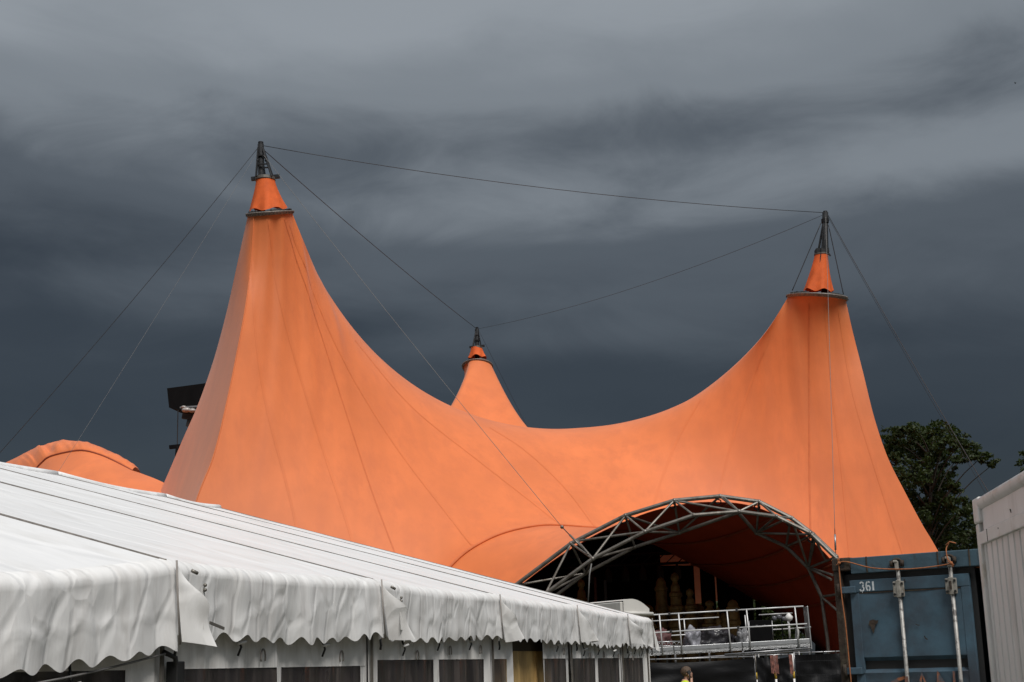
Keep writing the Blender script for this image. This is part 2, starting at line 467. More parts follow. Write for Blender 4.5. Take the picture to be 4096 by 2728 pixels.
MT['under_shade'] = mat('maroon_hood_shade', (0.33, 0.040, 0.012), 0.8, var=0.15, vscale=1.0, bump=0.15, bscale=2, spec=0.2)  # added dark sheet below the hood: the underside's shade put into its colour
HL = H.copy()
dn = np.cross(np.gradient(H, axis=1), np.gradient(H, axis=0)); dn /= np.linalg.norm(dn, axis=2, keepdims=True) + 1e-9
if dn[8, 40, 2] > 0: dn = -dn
part(MB().grid(HL[0:] + dn * 0.025), 'hood_shade_sheet', 'under_shade')

# left facet, rear sheets
NL = 26
left_px = [(948, 1061), (905, 1253), (853, 1444), (792, 1618), (731, 1757), (635, 1980), (430, 2450)]
arcS = rp(RL, -36, -84, NL)
sedge = crom([arcS[-1]] + [tuple(p) for p in depth_curve(left_px, LY + 0.4, 56.0)], NV)
G2 = relax(coons(arcS, crom([crease[-1], (crease[-1] + sedge[-1]) / 2 + np.array([0.6, 0.4, 0]), sedge[-1]], NL), crease, sedge), 500)
part(MB().grid(G2), 'side_membrane', 'orange')
# sheet between the three peaks
bc = polycurve([(1868, 1530, 75.4), (1845, 1590, 75), (1822, 1648, 74.5), (1760, 1760, 72), (1600, 1760, 66), (1380, 1480, 57), (1220, 1120, 52.5)])
LB = crom([rp(RB, -38, -38, 1)[0]] + [tuple(p) for p in bc] + [arcL[-1]], 70)
rc = polycurve([(1998, 1570, 75.5), (2026, 1640, 75), (2058, 1708, 74), (2180, 1830, 71), (2450, 1860, 65), (2800, 1720, 59), (3030, 1480, 56)])
RBc = crom([rp(RB, 92, 92, 1)[0]] + [tuple(p) for p in rc] + [arcR[0]], 70)
arcB = rp(RB, -38, 92, nr)
G3 = relax(coons(arcB, ridge, LB, RBc), 900)
part(MB().grid(G3), 'rear_membrane', 'orange')
backline = crom([rp(RB, 180, 180, 1)[0], at(1930, 1800, 82), at(1960, 2200, 88), at(1990, 2560, 92)], NV)
t4 = np.concatenate([rp(RL, -84, -272, 14), LB[::-1][1:-1], rp(RB, -38, -180, 14)])
b4 = crom([sedge[-1], at(700, 2500, 68), at(1400, 2500, 85), backline[-1]], len(t4))
G4 = relax(coons(t4, b4, sedge, backline), 900)
part(MB().grid(G4), 'back_membrane', 'orange')
t5 = np.concatenate([rp(RR, 84, 272, 14), RBc[::-1][1:-1], rp(RB, 92, 180, 14)])
b5 = crom([redge[-1], at(3500, 2400, 64), at(2900, 2400, 82), backline[-1]], len(t5))
G5 = relax(coons(t5, b5, redge, backline), 900)
part(MB().grid(G5), 'back_membrane', 'orange')

# welded seams and cable pockets that follow the cloth
def strip(G, cols, width, off, side=None):
    """ribbon along a path of grid coordinates (fractional row, col) laid just off the sheet"""
    m = MB(); G = np.asarray(G); vs = []
    pts = []
    for r, c in cols:
        r = min(max(r, 0), G.shape[0] - 1.001); c = min(max(c, 0), G.shape[1] - 1.001)
        i, j = int(r), int(c); a, b = r - i, c - j
        p = G[i, j] * (1 - a) * (1 - b) + G[i + 1, j] * a * (1 - b) + G[i, j + 1] * (1 - a) * b + G[i + 1, j + 1] * a * b
        du = G[i, j + 1] - G[i, j]; dv = G[i + 1, j] - G[i, j]
        nn = np.cross(du, dv); nn /= (np.linalg.norm(nn) + 1e-9)
        toc = np.array([0, 0, EYE]) - p
        if nn @ toc < 0: nn = -nn
        pts.append((p, nn))
    k = len(pts)
    for i, (p, nn) in enumerate(pts):
        d = pts[min(i + 1, k - 1)][0] - pts[max(i - 1, 0)][0]
        x = np.cross(d, nn); x /= (np.linalg.norm(x) + 1e-9)
        q = p + nn * off
        vs += [tuple(q - x * width / 2), tuple(q + nn * width * 0.02), tuple(q + x * width / 2)]
    fs = []
    for i in range(k - 1):
        for e in (0, 1): fs.append((3 * i + e, 3 * i + e + 1, 3 * i + 4 + e, 3 * i + 3 + e))
    return m.add(vs, fs)
def sight(p):
    d = Vector(p) - Vector((0, 0, EYE)); z = d.dot(_fw)
    return (PW / 2 + FPX * d.dot(CRT) / z, PH / 2 - FPX * d.dot(CUP) / z)
PXG = np.array([[sight(p) for p in row] for row in G])
def seam_path(line, n=60):
    """grid coordinates of a seam surveyed on the sheet"""
    line = crom([(x, y, 0) for x, y in line], n); out = []
    for x, y, _ in line:
        d = (PXG[:, :, 0] - x) ** 2 + (PXG[:, :, 1] - y) ** 2
        i, j = np.unravel_index(np.argmin(d), d.shape)
        i = min(max(i, 1), G.shape[0] - 2); j = min(max(j, 1), G.shape[1] - 2)
        e = (PXG[i + 1, j] - PXG[i - 1, j]) / 2; f = (PXG[i, j + 1] - PXG[i, j - 1]) / 2
        det = e[0] * f[1] - e[1] * f[0]; q = np.array([x, y]) - PXG[i, j]
        if abs(det) < 1e-6: continue
        out.append((i + np.clip((q[0] * f[1] - q[1] * f[0]) / det, -1, 1), j + np.clip((e[0] * q[1] - e[1] * q[0]) / det, -1, 1)))
    a = np.array(out)
    for _ in range(8): a[1:-1] = (a[:-2] + 2 * a[1:-1] + a[2:]) / 4
    return [tuple(p) for p in a]
SEAMS = [([(1137, 875), (1175, 1000), (1250, 1230), (1330, 1480), (1420, 1760), (1500, 2000), (1583, 2220), (1650, 2420)], 0.05, 'orange_seam'),
         ([(3235, 1215), (3236, 1500), (3238, 1900), (3241, 2080), (3246, 2300)], 0.07, 'orange_seam'),
         ([(1075, 880), (1120, 1200), (1230, 1600), (1400, 2130), (1470, 2380)], 0.09, 'orange_faint'),
         ([(1160, 900), (1330, 1350), (1560, 1750), (1850, 2130), (1890, 2180)], 0.09, 'orange_faint'),
         ([(1010, 1050), (1020, 1300), (1060, 1600), (1150, 1950), (1230, 2300)], 0.09, 'orange_faint'),
         ([(1420, 1360), (1640, 1620), (1900, 1830), (2230, 2085), (2250, 2100)], 0.09, 'orange_faint'),
         ([(1960, 1710), (2100, 1800), (2260, 1950), (2380, 2105)], 0.09, 'orange_faint'),
         ([(2800, 1600), (2700, 1780), (2620, 2000), (2600, 2140)], 0.09, 'orange_faint'),
         ([(3080, 1340), (2980, 1600), (2890, 1920), (2860, 2250)], 0.09, 'orange_faint'),
         ([(3300, 1220), (3330, 1560), (3370, 1900), (3410, 2350)], 0.09, 'orange_faint'),
         ([(3355, 1240), (3410, 1560), (3510, 1900), (3640, 2300)], 0.09, 'orange_faint')]
for ln, w, mm in SEAMS: part(strip(G, seam_path(ln), w, 0.008), 'seam', mm)
part(MB().tube([Vector(p) + Vector((0, -0.03, 0.02)) for p in Vc], 0.045, 6), 'hood_seam', 'orange_seam')
part(MB().tube([Vector(p) for p in crease], 0.022, 6), 'crease_seam', 'orange_faint')
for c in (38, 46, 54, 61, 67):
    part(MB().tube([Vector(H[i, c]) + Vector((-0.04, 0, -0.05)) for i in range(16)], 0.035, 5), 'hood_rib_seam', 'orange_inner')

# collar rings, sleeves and mast heads
def ring_obj(R):
    m = MB()
    pts = ring_pts(R['c'], R['r'] * 1.02, np.linspace(0, 2 * math.pi, 49), R['kx'], R['ky'])
    prof = [(0.0, -0.10), (0.035, -0.10), (0.05, -0.02), (0.075, 0.0), (0.075, 0.04), (-0.05, 0.04), (-0.05, -0.02)]
    vs, fs = [], []; c = np.array(R['c'])
    for p in pts[:-1]:
        d = p - c; d[2] = 0; d /= np.linalg.norm(d)
        for a, b in prof: vs.append(tuple(p + d * a + np.array([0, 0, b])))
    n = len(prof); k = 48
    for i in range(k):
        for e in range(n):
            fs.append((i * n + e, ((i + 1) % k) * n + e, ((i + 1) % k) * n + (e + 1) % n, i * n + (e + 1) % n))
    m.add(vs, fs)
    o = part(m, 'collar_ring', 'ring')
    b = MB()
    for p in ring_pts(R['c'], R['r'] * 1.085, np.linspace(0, 2 * math.pi, 40, endpoint=False), R['kx'], R['ky']):
        b.ball((p[0], p[1], p[2] - 0.045), 0.018, 6, 4)
    tag(b.build('bolt_row', 'steel_dark', o, world=True), kind='stuff')
    # dark slack rolled on the ring
    g = MB()
    for a0, a1, rr in ((-1.2, -0.5, 0.05), (0.2, 1.0, 0.06), (1.6, 2.4, 0.05), (3.0, 5.0, 0.05)):
        pp = ring_pts(R['c'], R['r'] * 0.93, np.linspace(a0, a1, 9), R['kx'], R['ky'])
        g.tube([(q[0], q[1], q[2] + 0.07 + 0.02 * random.random()) for q in pp], [rr * (0.5 + random.random() * 0.7) for _ in pp], 6)
    part(g, 'rope_coil', 'rubber')

def sleeve(R, base_c, base_r, top_c, top_r, folds, seed):
    r_ = random.Random(seed); n = 56; m = 18; Gs = np.zeros((m, n + 1, 3))
    ph = [r_.uniform(0, 6.28) for _ in range(4)]
    for i in range(m):
        t = i / (m - 1)
        c = top_c.lerp(base_c, t); r = top_r + (base_r - top_r) * (t ** 1.25)
        for j in range(n + 1):
            a = 2 * math.pi * j / n
            f = 1 + t ** 1.5 * (0.05 * math.sin(folds * a + ph[0]) + 0.05 * math.sin((folds + 3) * a + ph[1] + 2 * t))
            z = 0.06 * math.sin(folds * a + ph[2]) * t ** 5
            Gs[i, j] = (c.x + r * f * math.sin(a), c.y - r * f * math.cos(a), c.z + z + (R['kx'] * math.sin(a) - R['ky'] * math.cos(a)) * r * t)
    return part(MB().grid(Gs), 'mast_sleeve', 'orange_sleeve')

for R in (RL, RR, RB): ring_obj(R)
sleeve(RL, at(1072, 836, LY) , 0.66, at(1062, 724, LY), 0.35, 5, 1)
sleeve(RR, at(3272, 1164, RY), 0.57, at(3285, 1020, RY), 0.26, 5, 2)
sleeve(RB, at(1910, 1438, BY), 0.50, at(1906, 1390, BY), 0.30, 5, 3)
GROUND_L, GROUND_R, GROUND_B = at(1085, 2660, LY), at(3262, 2660, RY), at(1912, 2660, BY)
for g in (GROUND_L, GROUND_R, GROUND_B): g.z = 0
def mast(tip, foot): part(MB().tube([foot, tip], [0.16, 0.12], 12), 'mast', 'steel_dark')
def head_big(tip, plate, sc, beam=(0.85, 0.06)):
    """four-legged steel crown on a plate with a cross beam"""
    top = tip; m = MB()
    m.tube([top + Vector((0, 0, -0.05)), top + Vector((0, 0, 0.10))], 0.10 * sc, 10)
    m.tube([top + Vector((0, 0, -0.24 * sc)), top], [0.12 * sc, 0.08 * sc], 10)
    for a, b in ((-1, -1), (1, -1), (1, 1), (-1, 1)):
        m.tube([top + Vector((a * 0.08, b * 0.08, -0.15)) * sc, plate + Vector((a * 0.29, b * 0.29, 0)) * sc], 0.040 * sc, 6)
        mid = (top + Vector((a * 0.08, b * 0.08, -0.15)) * sc).lerp(plate + Vector((a * 0.26, b * 0.26, 0)) * sc, 0.45)
        m.ball(mid, 0.06 * sc, 8, 5)
    for t in (0.35, 0.62):
        q = top.lerp(plate, t); w = (0.08 + 0.18 * t) * sc
        for a, b, c, d in ((-1, -1, 1, -1), (1, -1, 1, 1), (1, 1, -1, 1), (-1, 1, -1, -1)): m.bar(q + Vector((a * w, b * w, 0)), q + Vector((c * w, d * w, 0)), 0.045 * sc)
    m.tube([plate + Vector((0.0, 0.1, 0)) * sc, top], 0.03 * sc, 8)
    o = part(m, 'mast_head', 'steel_dark', smooth='auto')
    p = MB(); p.lathe([(0.34 * sc, -0.06), (0.38 * sc, -0.06), (0.38 * sc, 0.05), (0.34 * sc, 0.05)], plate, 24)
    p.build('head_plate', 'steel_grey', o, world=True)
    d = Vector((beam[0], 0, beam[1])) * sc * 0.62
    q = MB(); q.bar(plate - d + Vector((0, 0.05, 0.07)), plate + d + Vector((0, 0.05, 0.07)), 0.14 * sc, 0.13 * sc)
    q.build('cross_beam', 'steel_dark', o, world=True)
tipL, tipR, tipB = at(1043, 578, LY), at(3301, 850, RY), at(1908, 1316, BY)
mast(tipL, GROUND_L); mast(tipR, GROUND_R); mast(tipB, GROUND_B)
head_big(tipL, at(1061, 716, LY), 1.0)
head_big(tipB, at(1908, 1390, BY), 0.80)
# the right head: a slim two-legged crown
m = MB()
m.tube([tipR + Vector((0, 0, 0.06)), tipR + Vector((0, 0, -0.35))], [0.08, 0.13], 10)
hub = at(3300, 882, RY)
m.tube([hub + Vector((0, 0, -0.1)), hub + Vector((0, 0, 0.06))], 0.15, 10)
m.box((hub.x - 0.09, hub.y - 0.08, hub.z - 0.22), (hub.x + 0.07, hub.y + 0.08, hub.z - 0.05))
for x0, x1, dy in ((3292, 3272, -0.12), (3300, 3302, -0.12), (3296, 3290, 0.25), (3308, 3310, 0.2)):
    m.tube([at(x0, 900, RY + dy * 0.3), at(x1, 1014, RY + dy)], 0.045, 7)
m.tube([at(3298, 900, RY), at(3290, 1012, RY - 0.05)], 0.02, 6)
c_ = at(3287, 1005, RY); m.box((c_.x - 0.25, c_.y - 0.2, c_.z - 0.1), (c_.x + 0.25, c_.y + 0.2, c_.z + 0.08))
m.bar(at(3315, 1014, RY - .2), at(3322, 1024, RY - .2), 0.05)
o = part(m, 'mast_head', 'steel_dark', smooth='auto')
MB().lathe([(0.22, -0.03), (0.28, -0.03), (0.28, 0.03), (0.22, 0.03)], at(3285, 1018, RY), 20).build('head_plate', 'steel_grey', o, world=True)
def cable(p, q, r, sag=0.0, mm='cable', name='cable'):
    p, q = Vector(p), Vector(q)
    pts = []
    for i in range(15):
        t = i / 14; v = p.lerp(q, t); v.z -= sag * 4 * t * (1 - t); pts.append(v)
    return part(MB().tube(pts, r, 6), name, mm)
for a, b in (((3284, 892), (3169, 1162)), ((3314, 900), (3374, 1178)), ((3296, 890), (3268, 1168))):
    cable(at(*a, RY - 0.2), at(*b, RY - 0.35), 0.018)
cable(tipL + Vector((0.1, 0, -0.05)), tipR + Vector((-0.1, 0, 0)), 0.012, 0.35)
cable(tipL + Vector((0.15, 0, -0.25)), tipB, 0.014, 0.15)
cable(tipR + Vector((-0.1, 0, -0.1)), tipB, 0.008, 0.5)
cable(tipL + Vector((-0.12, 0, -0.15)), at(-560, 2420, 46), 0.011, 0.35)
cable(tipL + Vector((-0.12, 0, -0.3)), at(-120, 2440, 40), 0.004, 0.1, 'cable_light')
cable(tipR + Vector((0.1, 0, -0.1)), at(4300, 2540, 47), 0.013, 0.2)
cable(tipR + Vector((0.1, 0, -0.2)), at(4290, 2560, 52), 0.008, 0.2)
cable(tipB + Vector((0.1, 0, -0.1)), at(2330, 2150, 84), 0.008, 0.0)
node_hood = at(2371, 2235, 44.2)
tb1 = at(2248, 2108, 44.6)
cable(tipL + Vector((0.15, -0.2, -0.5)), tb1, 0.008, 0.1, 'cable_light')
cable(tb1, node_hood, 0.016)
m = MB(); m.tube([tb1.lerp(node_hood, 0.25), tb1.lerp(node_hood, 0.7)], 0.035, 7); m.ball(tb1, 0.06, 8, 6); m.ball(tb1.lerp(node_hood, 0.85), 0.05, 8, 6)
part(m, 'turnbuckle', 'steel_grey')
tb2 = at(3339, 2115, 42.9)
cable(at(3303, 868, RY - 0.3), tb2, 0.008, 0.05, 'cable_light')
cable(tb2, at(3343, 2228, 42.8), 0.012)
part(MB().tube([tb2.lerp(at(3343, 2228, 42.8), 0.2), tb2.lerp(at(3343, 2228, 42.8), 0.75)], 0.03, 7), 'turnbuckle', 'steel_light')

# far left: the low hood on the other side of the same tent
rim_out = [(-40, 1880), (19, 1852), (69, 1828), (130, 1797), (207, 1771), (256, 1763), (348, 1774), (452, 1813), (540, 1864), (560, 1885)]
rim_in = [(40, 1960), (95, 1920), (140, 1879), (168, 1850), (199, 1826), (272, 1807), (333, 1801), (398, 1817), (459, 1844), (530, 1882)]
nh = 110
ro = crom(depth_curve(rim_out, 61, 57), nh); ri = crom(depth_curve(rim_in, 58.5, 56), nh)
nh_r = 16
Gh = np.zeros((nh_r, nh, 3))
for i in range(nh_r):
    t = i / (nh_r - 1)
    Gh[i] = ro * (1 - t) + ri * t
    bulge = math.sin(math.pi * t) ** 0.7 * 0.13
    pk = np.array([1.6 * mnoise.noise((j * 0.16 + t * 1.2, t * 0.8, 2.0)) + 1.0 * mnoise.noise((j * 0.4 - t, t, 7.0)) for j in range(nh)])
    w = 0.45 + np.exp(-((np.arange(nh) - 40) / 14.0) ** 2)
    Gh[i, :, 2] += bulge + 0.10 * pk * w * math.sin(math.pi * t)
    Gh[i, :, 1] -= bulge * 1.2
part(MB().grid(Gh), 'rolled_rim', 'orange')
part(MB().tube([Vector(p) + Vector((0, -0.03, -0.02)) for p in ri], 0.05, 6), 'rim_cord', 'orange_inner')
bb = crom(polycurve([(60, 2060, 53), (200, 2060, 52.5), (350, 2060, 52), (520, 2070, 51.5), (700, 2080, 51)]), nh)
rgt = crom([ri[-1], at(566, 1894, 56), at(650, 1928, 55), at(740, 1985, 53.5), bb[-1]], 24)
lft = crom([ri[0], at(40, 2010, 55), bb[0]], 24)
top_ = np.concatenate([ri, rgt[1:10]])
botx = crom([bb[0], bb[36], bb[73], bb[-1]], len(top_))
Gb = relax(coons(top_, botx, lft, rgt[9:][[0] + list(range(1, 15))] if False else crom([rgt[9], rgt[16], rgt[23]], 24)), 300)
part(MB().grid(Gb), 'low_hood', 'orange')
bk = crom(polycurve([(-300, 2060, 64), (-100, 1990, 66), (100, 1960, 68), (300, 1960, 70), (600, 2000, 66)]), nh)
part(MB().grid(relax(coons(ro, bk, np.linspace(ro[0], bk[0], 14), np.linspace(ro[-1], bk[-1], 14)), 200)), 'low_hood_back', 'orange')

# ------------------------------------------------------------------ truss arch over the entrance
arch = thing('truss_arch', 'dark tubular steel truss arch framing the dark stage entrance', 'truss', (8, 44, 0))
def tubepart(pts, r, name, mm='steel_grey', n=8):
    return MB().tube(pts, r, n).build(name, mm, arch, 'auto', world=True)
ground_pt = lambda v: Vector((v.x, v.y, 0.0))
T = [ground_pt(T3[0] + Vector((-0.4, 0, 0)))] + T3[:-1] + [ground_pt(T3[-1])]
for a, b in zip(T, T[1:]): tubepart([a, b], 0.066, 'top_chord')
A_px = [(1990, 2570, 44.6), (2095, 2442, 44.5), (2182, 2375, 44.4), (2371, 2235, 44.1), (2580, 2127, 43.8), (2775, 2061, 43.5), (2956, 2046, 43.3), (3106, 2066, 42.9), (3240, 2132, 42.6), (3352, 2240, 42.4), (3400, 2380, 42.4), (3412, 2540, 42.4)]
B_px = [(2040, 2560, 46.0), (2130, 2450, 45.9), (2220, 2385, 45.8), (2342, 2293, 45.6), (2539, 2188, 45.2), (2717, 2131, 44.9), (2952, 2050, 43.5), (3026, 2132, 44.2), (3144, 2186, 44.0), (3234, 2272, 43.8), (3286, 2387, 43.7), (3310, 2560, 43.7)]
A3 = [at(*p) for p in A_px]; B3 = [at(*p) for p in B_px]
A3.append(ground_pt(A3[-1])); B3.append(ground_pt(B3[-1])); A3.insert(0, ground_pt(A3[0])); B3.insert(0, ground_pt(B3[0]))
for a, b in zip(A3, A3[1:]): tubepart([a, b], 0.060, 'inner_chord')
for a, b in zip(B3, B3[1:]): tubepart([a, b], 0.056, 'inner_chord')
Tn = {i: at(*p) for i, p in enumerate(T_px)}
Aq = {i: at(*p) for i, p in enumerate(A_px)}; Bq = {i: at(*p) for i, p in enumerate(B_px)}
braces = [(Tn[2], Bq[3]), (Tn[2], Aq[2]), (Tn[3], Aq[2]), (Tn[3], Aq[3]), (Tn[3], Bq[3]), (at(2308, 2162, 44.8), Aq[3]), (at(2308, 2164, 44.8), Aq[4]),
          (Tn[4], Aq[3]), (Tn[4], Aq[4]), (Tn[4], Bq[4]), (Tn[4], Bq[5]), (Tn[5], Aq[4]), (Tn[5], Aq[5]), (Tn[5], Bq[5]), (Tn[5], Aq[6]),
          (Tn[6], Aq[6]), (at(2896, 1990, 43.7), Aq[6]), (Tn[6], Bq[5]), (Tn[7], Aq[6]), (Tn[7], Aq[7]), (Tn[7], Bq[7]), (Aq[7], Bq[7]), (at(3132, 2082, 42.8), Bq[7]),
          (Tn[8], Aq[7]), (at(3160, 2092, 42.8), Bq[8]), (Tn[9], Bq[7]), (Tn[9], Bq[8]), (at(3175, 2100, 42.8), Bq[9]), (Tn[9], Bq[9]), (at(3262, 2150, 42.8), Bq[9]),
          (Tn[9], Aq[9]), (at(3258, 2150, 42.8), at(3305, 2245, 43.2)), (Tn[10], Bq[9]), (at(3305, 2245, 43.2), Tn[10]), (at(3250, 2274, 43.6), at(3330, 2300, 42.6)), (Bq[9], at(3325, 2318, 42.6)),
          (Tn[11], Bq[10]), (Tn[12], Bq[10]), (Aq[4], Bq[5]), (Aq[3], Bq[3]), (Aq[3], Bq[4]), (Aq[2], Bq[3]), (Tn[1], Aq[1]), (Tn[1], Bq[2])]
for a, b in braces: tubepart([a, b], 0.037, 'brace')
for v in [Tn[i] for i in range(2, 11)] + [Aq[i] for i in range(2, 9)] + [Bq[i] for i in (3, 4, 5, 7, 8, 9)]:
    MB().ball(v, 0.075, 10, 7).build('node', 'steel_grey', arch, True, world=True)
for i in (4, 5, 6, 7, 8, 9):
    x, y, Y = T_px[i]
    a = at(x - 8, y + 18, Y + 0.1)
    pts = [a + Vector((0.09 * math.cos(q), 0, 0.07 * math.sin(q) - 0.03)) for q in np.linspace(0, 2 * math.pi, 13)]
    MB().tube(pts, 0.022, 6).build('shackle', 'steel_dark', arch, True, world=True)
MB().tube([at(2366, 2255, 44.1), at(2358, 2300, 44.0), at(2352, 2420, 44.0)], 0.022, 6).build('hanging_strap', 'cable_light', arch, True, world=True)
# ------------------------------------------------------------------ the white frame tent in front
TH = math.atan(0.29)
EY0 = 6.85
_c, _s = math.cos(TH), math.sin(TH)
def wt_world(x, y, z): 
    X, Yv = x - 3.95, y + EY0
    return Vector((X * _c + Yv * _s, -X * _s + Yv * _c, z))
marq = thing('white_marquee', 'long white frame tent with scalloped valance and plastic windows in the foreground', 'tent', wt_world(0, 0, 0), -TH)
BAYS = [-5.9, -2.95, 0.0, 2.95, 5.9, 8.85, 11.55, 13.2]
EZ = [2.08, 2.14, 2.305, 2.35, 2.36, 2.36, 2.335, 2.32]
RIDX, RIDZ = -6.7, 4.25
def ez(y): return float(np.interp(y, BAYS, EZ))
def fold(y, seed, amps):
    q = 0.0
    for k, (a, lam) in enumerate(amps): q += a * math.sin(2 * math.pi * y / lam + seed * 1.7 + k * 2.1 + 0.8 * math.sin(y * 1.3 + seed))
    return q
def mbuild(mb, name, mm, smooth=True, parent=None, **k):
    return mb.build(name, mm, parent or marq, smooth, **k)

for bi in range(len(BAYS) - 1):
    y0, y1 = BAYS[bi], BAYS[bi + 1]; L_ = y1 - y0
    # roof cloth: near slope
    nx, ny = 60, 40
    Gr = np.zeros((nx, ny, 3))
    for i in range(nx):
        t = i / (nx - 1)                       # 0 ridge, 1 eave
        for j in range(ny):
            q = j / (ny - 1); y = y0 + 0.012 + (L_ - 0.024) * q
            x = RIDX * (1 - t); z = RIDZ + (ez(y) - RIDZ) * t
            sag = -0.035 * math.sin(math.pi * q) * (0.6 + 0.4 * math.sin(math.pi * t))
            wr_k = 1 - t ** 6
            wr = 0.012 * (1 - min(1, abs(mnoise.noise((t * 3.0 + q * 2.5, q * 1.2 - t * 2, bi * 2.7))) * 6)) ** 2 * math.sin(math.pi * q) + 0.008 * math.sin(9 * t + 7 * q + bi) * math.sin(math.pi * q) + 0.006 * mnoise.noise((t * 7, q * 9, bi * 3.3))
            if bi == 1: sag -= 0.05 * math.sin(math.pi * q) * t ** 3
            Gr[i, j] = (x, y, z + sag + wr * wr_k + 0.003)
    mbuild(MB().grid(Gr), 'roof_panel', 'pvc')
    Gr2 = Gr[[0, 20, 40, 59]][:, [0, 13, 26, 39]].copy(); Gr2[:, :, 0] = 2 * RIDX - Gr2[:, :, 0]
    mbuild(MB().grid(Gr2), 'roof_panel', 'pvc')
    # valance: rolls over the eave beam and hangs down in scallops
    nvx = 150 if bi in (1, 2) else (100 if bi > 2 else 60); nd = 20
    Gv = np.zeros((nd, nvx, 3))
    nsc = max(3, round(L_ / 0.25)); sd = bi * 2.3
    for j in range(nvx):
        q = j / (nvx - 1); y = y0 + (L_ + 0.03) * q
        sag = -0.035 * math.sin(math.pi * q) * 0.6 - (0.05 * math.sin(math.pi * q) if bi == 1 else 0)
        e = ez(y) + sag
        sc = 0.021 * math.cos(2 * math.pi * (q * nsc)) * (1 + 0.25 * math.sin(q * 17 + sd))
        ln = (0.395 if bi < 2 else 0.352) + 0.015 * math.sin(q * 5 + sd) + sc
        f1 = fold(y, sd, ((0.016, 0.93), (0.009, 0.47), (0.003, 0.19)))
        puck = 0.010 * mnoise.noise((y * 5.5, sd, 0)) + 0.010 * mnoise.noise((y * 11, sd, 4)) * max(0, mnoise.noise((y * 1.5, sd, 9)) + 0.5)
        for i in range(nd):
            t = i / (nd - 1)
            if t < 0.15:
                a = t / 0.15 * math.pi / 2
                x = 0.055 * math.sin(a) - 0.035 * (1 - t / 0.15); z = e + 0.006 + 0.012 * (1 - t / 0.15) - 0.051 * (1 - math.cos(a))
                x += puck * 0.7 * math.sin(a); z += puck * 0.7 * math.sin(2 * a) * 0.5
            else:
                d = (t - 0.15) / 0.85
                x = 0.055 + puck * 0.7 * (1 - d) ** 2 + f1 * d ** 0.7 * 0.9 - 0.012 * d + 0.006 * mnoise.noise((y * 3.5, d * 3, sd)) + 0.013 * mnoise.noise((y * 1.6 - d * 1.5, d * 1.2, sd + 3)) * d
                for (ka, kb, kc) in ((2.6, 0.8, 0.0),):
                    x += 0.006 * (1 - min(1, abs(mnoise.noise((y * ka + d * kb, d * 0.8 + sd, kc))) * 5)) ** 2 * math.sin(math.pi * min(1, d * 0.9 + 0.08))
                if bi == 1: x += 0.004 * math.exp(-((d - 0.56) / 0.05) ** 2)
                x += 0.03 * math.exp(-((1 - q) / 0.04) ** 2) * d
                z = e - 0.045 - d * ln
            Gv[i, j] = (x, y, z)
    mbuild(MB().grid(Gv), 'valance', 'pvc_val')
    # side wall with windows
    ww = [(0.07, 0.485), (0.525, 0.955)]
    X0 = -0.05
    wt_top = 1.76 + (0.02 if bi > 2 else -0.02)
    if bi == 1: ww = [(0.05, 0.50), (0.54, 0.90)]
    if bi == 4: ww = [(0.05, 0.20), (0.66, 0.95)]
    gap = (0.25, 0.62) if bi == 4 else None
    if bi == 6: ww = [(0.10, 0.86)]
    def wallx(y, z):
        return X0 + fold(y, sd + 5, ((0.012, 0.5), (0.008, 0.22), (0.005, 0.13))) * (0.4 + 0.6 * min(1, (2.1 - z) / 0.5))
    def patch(qa, qb, za, zb, name, mm, dx=0.0):
        n1 = max(2, int((qb - qa) * 60)); n2 = max(2, int(abs(zb - za) * 12) + 1)
        Gw = np.zeros((n2, n1, 3))
        for i in range(n2):
            z = za + (zb - za) * i / (n2 - 1)
            for j in range(n1):
                y = y0 + L_ * (qa + (qb - qa) * j / (n1 - 1))
                Gw[i, j] = (wallx(y, z) + dx, y, z)
        return Gw
    etop = min(ez(y0), ez(y1)) - 0.05
    segs = [(0.003, 0.997)] if not gap else [(0.003, gap[0]), (gap[1], 0.997)]
    for a, b in segs:
        wall = MB()
        wall.grid(patch(a, b, etop, wt_top, '', ''))
        xs = [a]
        for u, v in ww:
            if u >= a and v <= b: xs += [u, v]
        xs.append(b)
        for k in range(0, len(xs), 2): wall.grid(patch(xs[k], xs[k + 1], wt_top, 0.55, '', ''))
        wall.grid(patch(a, b, 0.55, 0.0, '', ''))
        mbuild(wall, 'wall_curtain', 'pvc_wall')
    for u, v in ww:
        p = mbuild(MB().grid(patch(u - 0.004, v + 0.004, wt_top + 0.01, 0.54, '', '', -0.006)), 'window_pane', 'pane')
    # hooks and toggles the curtain hangs from
    if bi >= 1:
        for q in ((0.30, 0.72) if bi < 3 else (0.22, 0.5, 0.78)):
            if gap and gap[0] - 0.05 < q < gap[1] + 0.05: continue
            y = y0 + L_ * q; zz = etop - 0.40 + random.uniform(-0.03, 0.03)
            xx = wallx(y, zz) + 0.012
            h = MB().tube([(xx, y, zz + 0.12), (xx + 0.015, y, zz + 0.03), (xx + 0.03, y + 0.012, zz - 0.02), (xx + 0.012, y + 0.005, zz - 0.07)], 0.007, 6)
            ho = mbuild(h, 'curtain_hook', 'rubber')
            mbuild(MB().tube([(xx + 0.03, y - 0.03, zz), (xx + 0.05, y + 0.03, zz + 0.012)], 0.010, 7), 'toggle', 'white_paint', True, ho)
            ring = [(xx + 0.006, y + 0.35 + 0.03 * math.cos(a), zz - 0.08 + 0.05 * math.sin(a)) for a in np.linspace(-0.4, 3.6, 12)]
            mbuild(MB().tube(ring, 0.006, 6), 'cord_loop', 'keder')
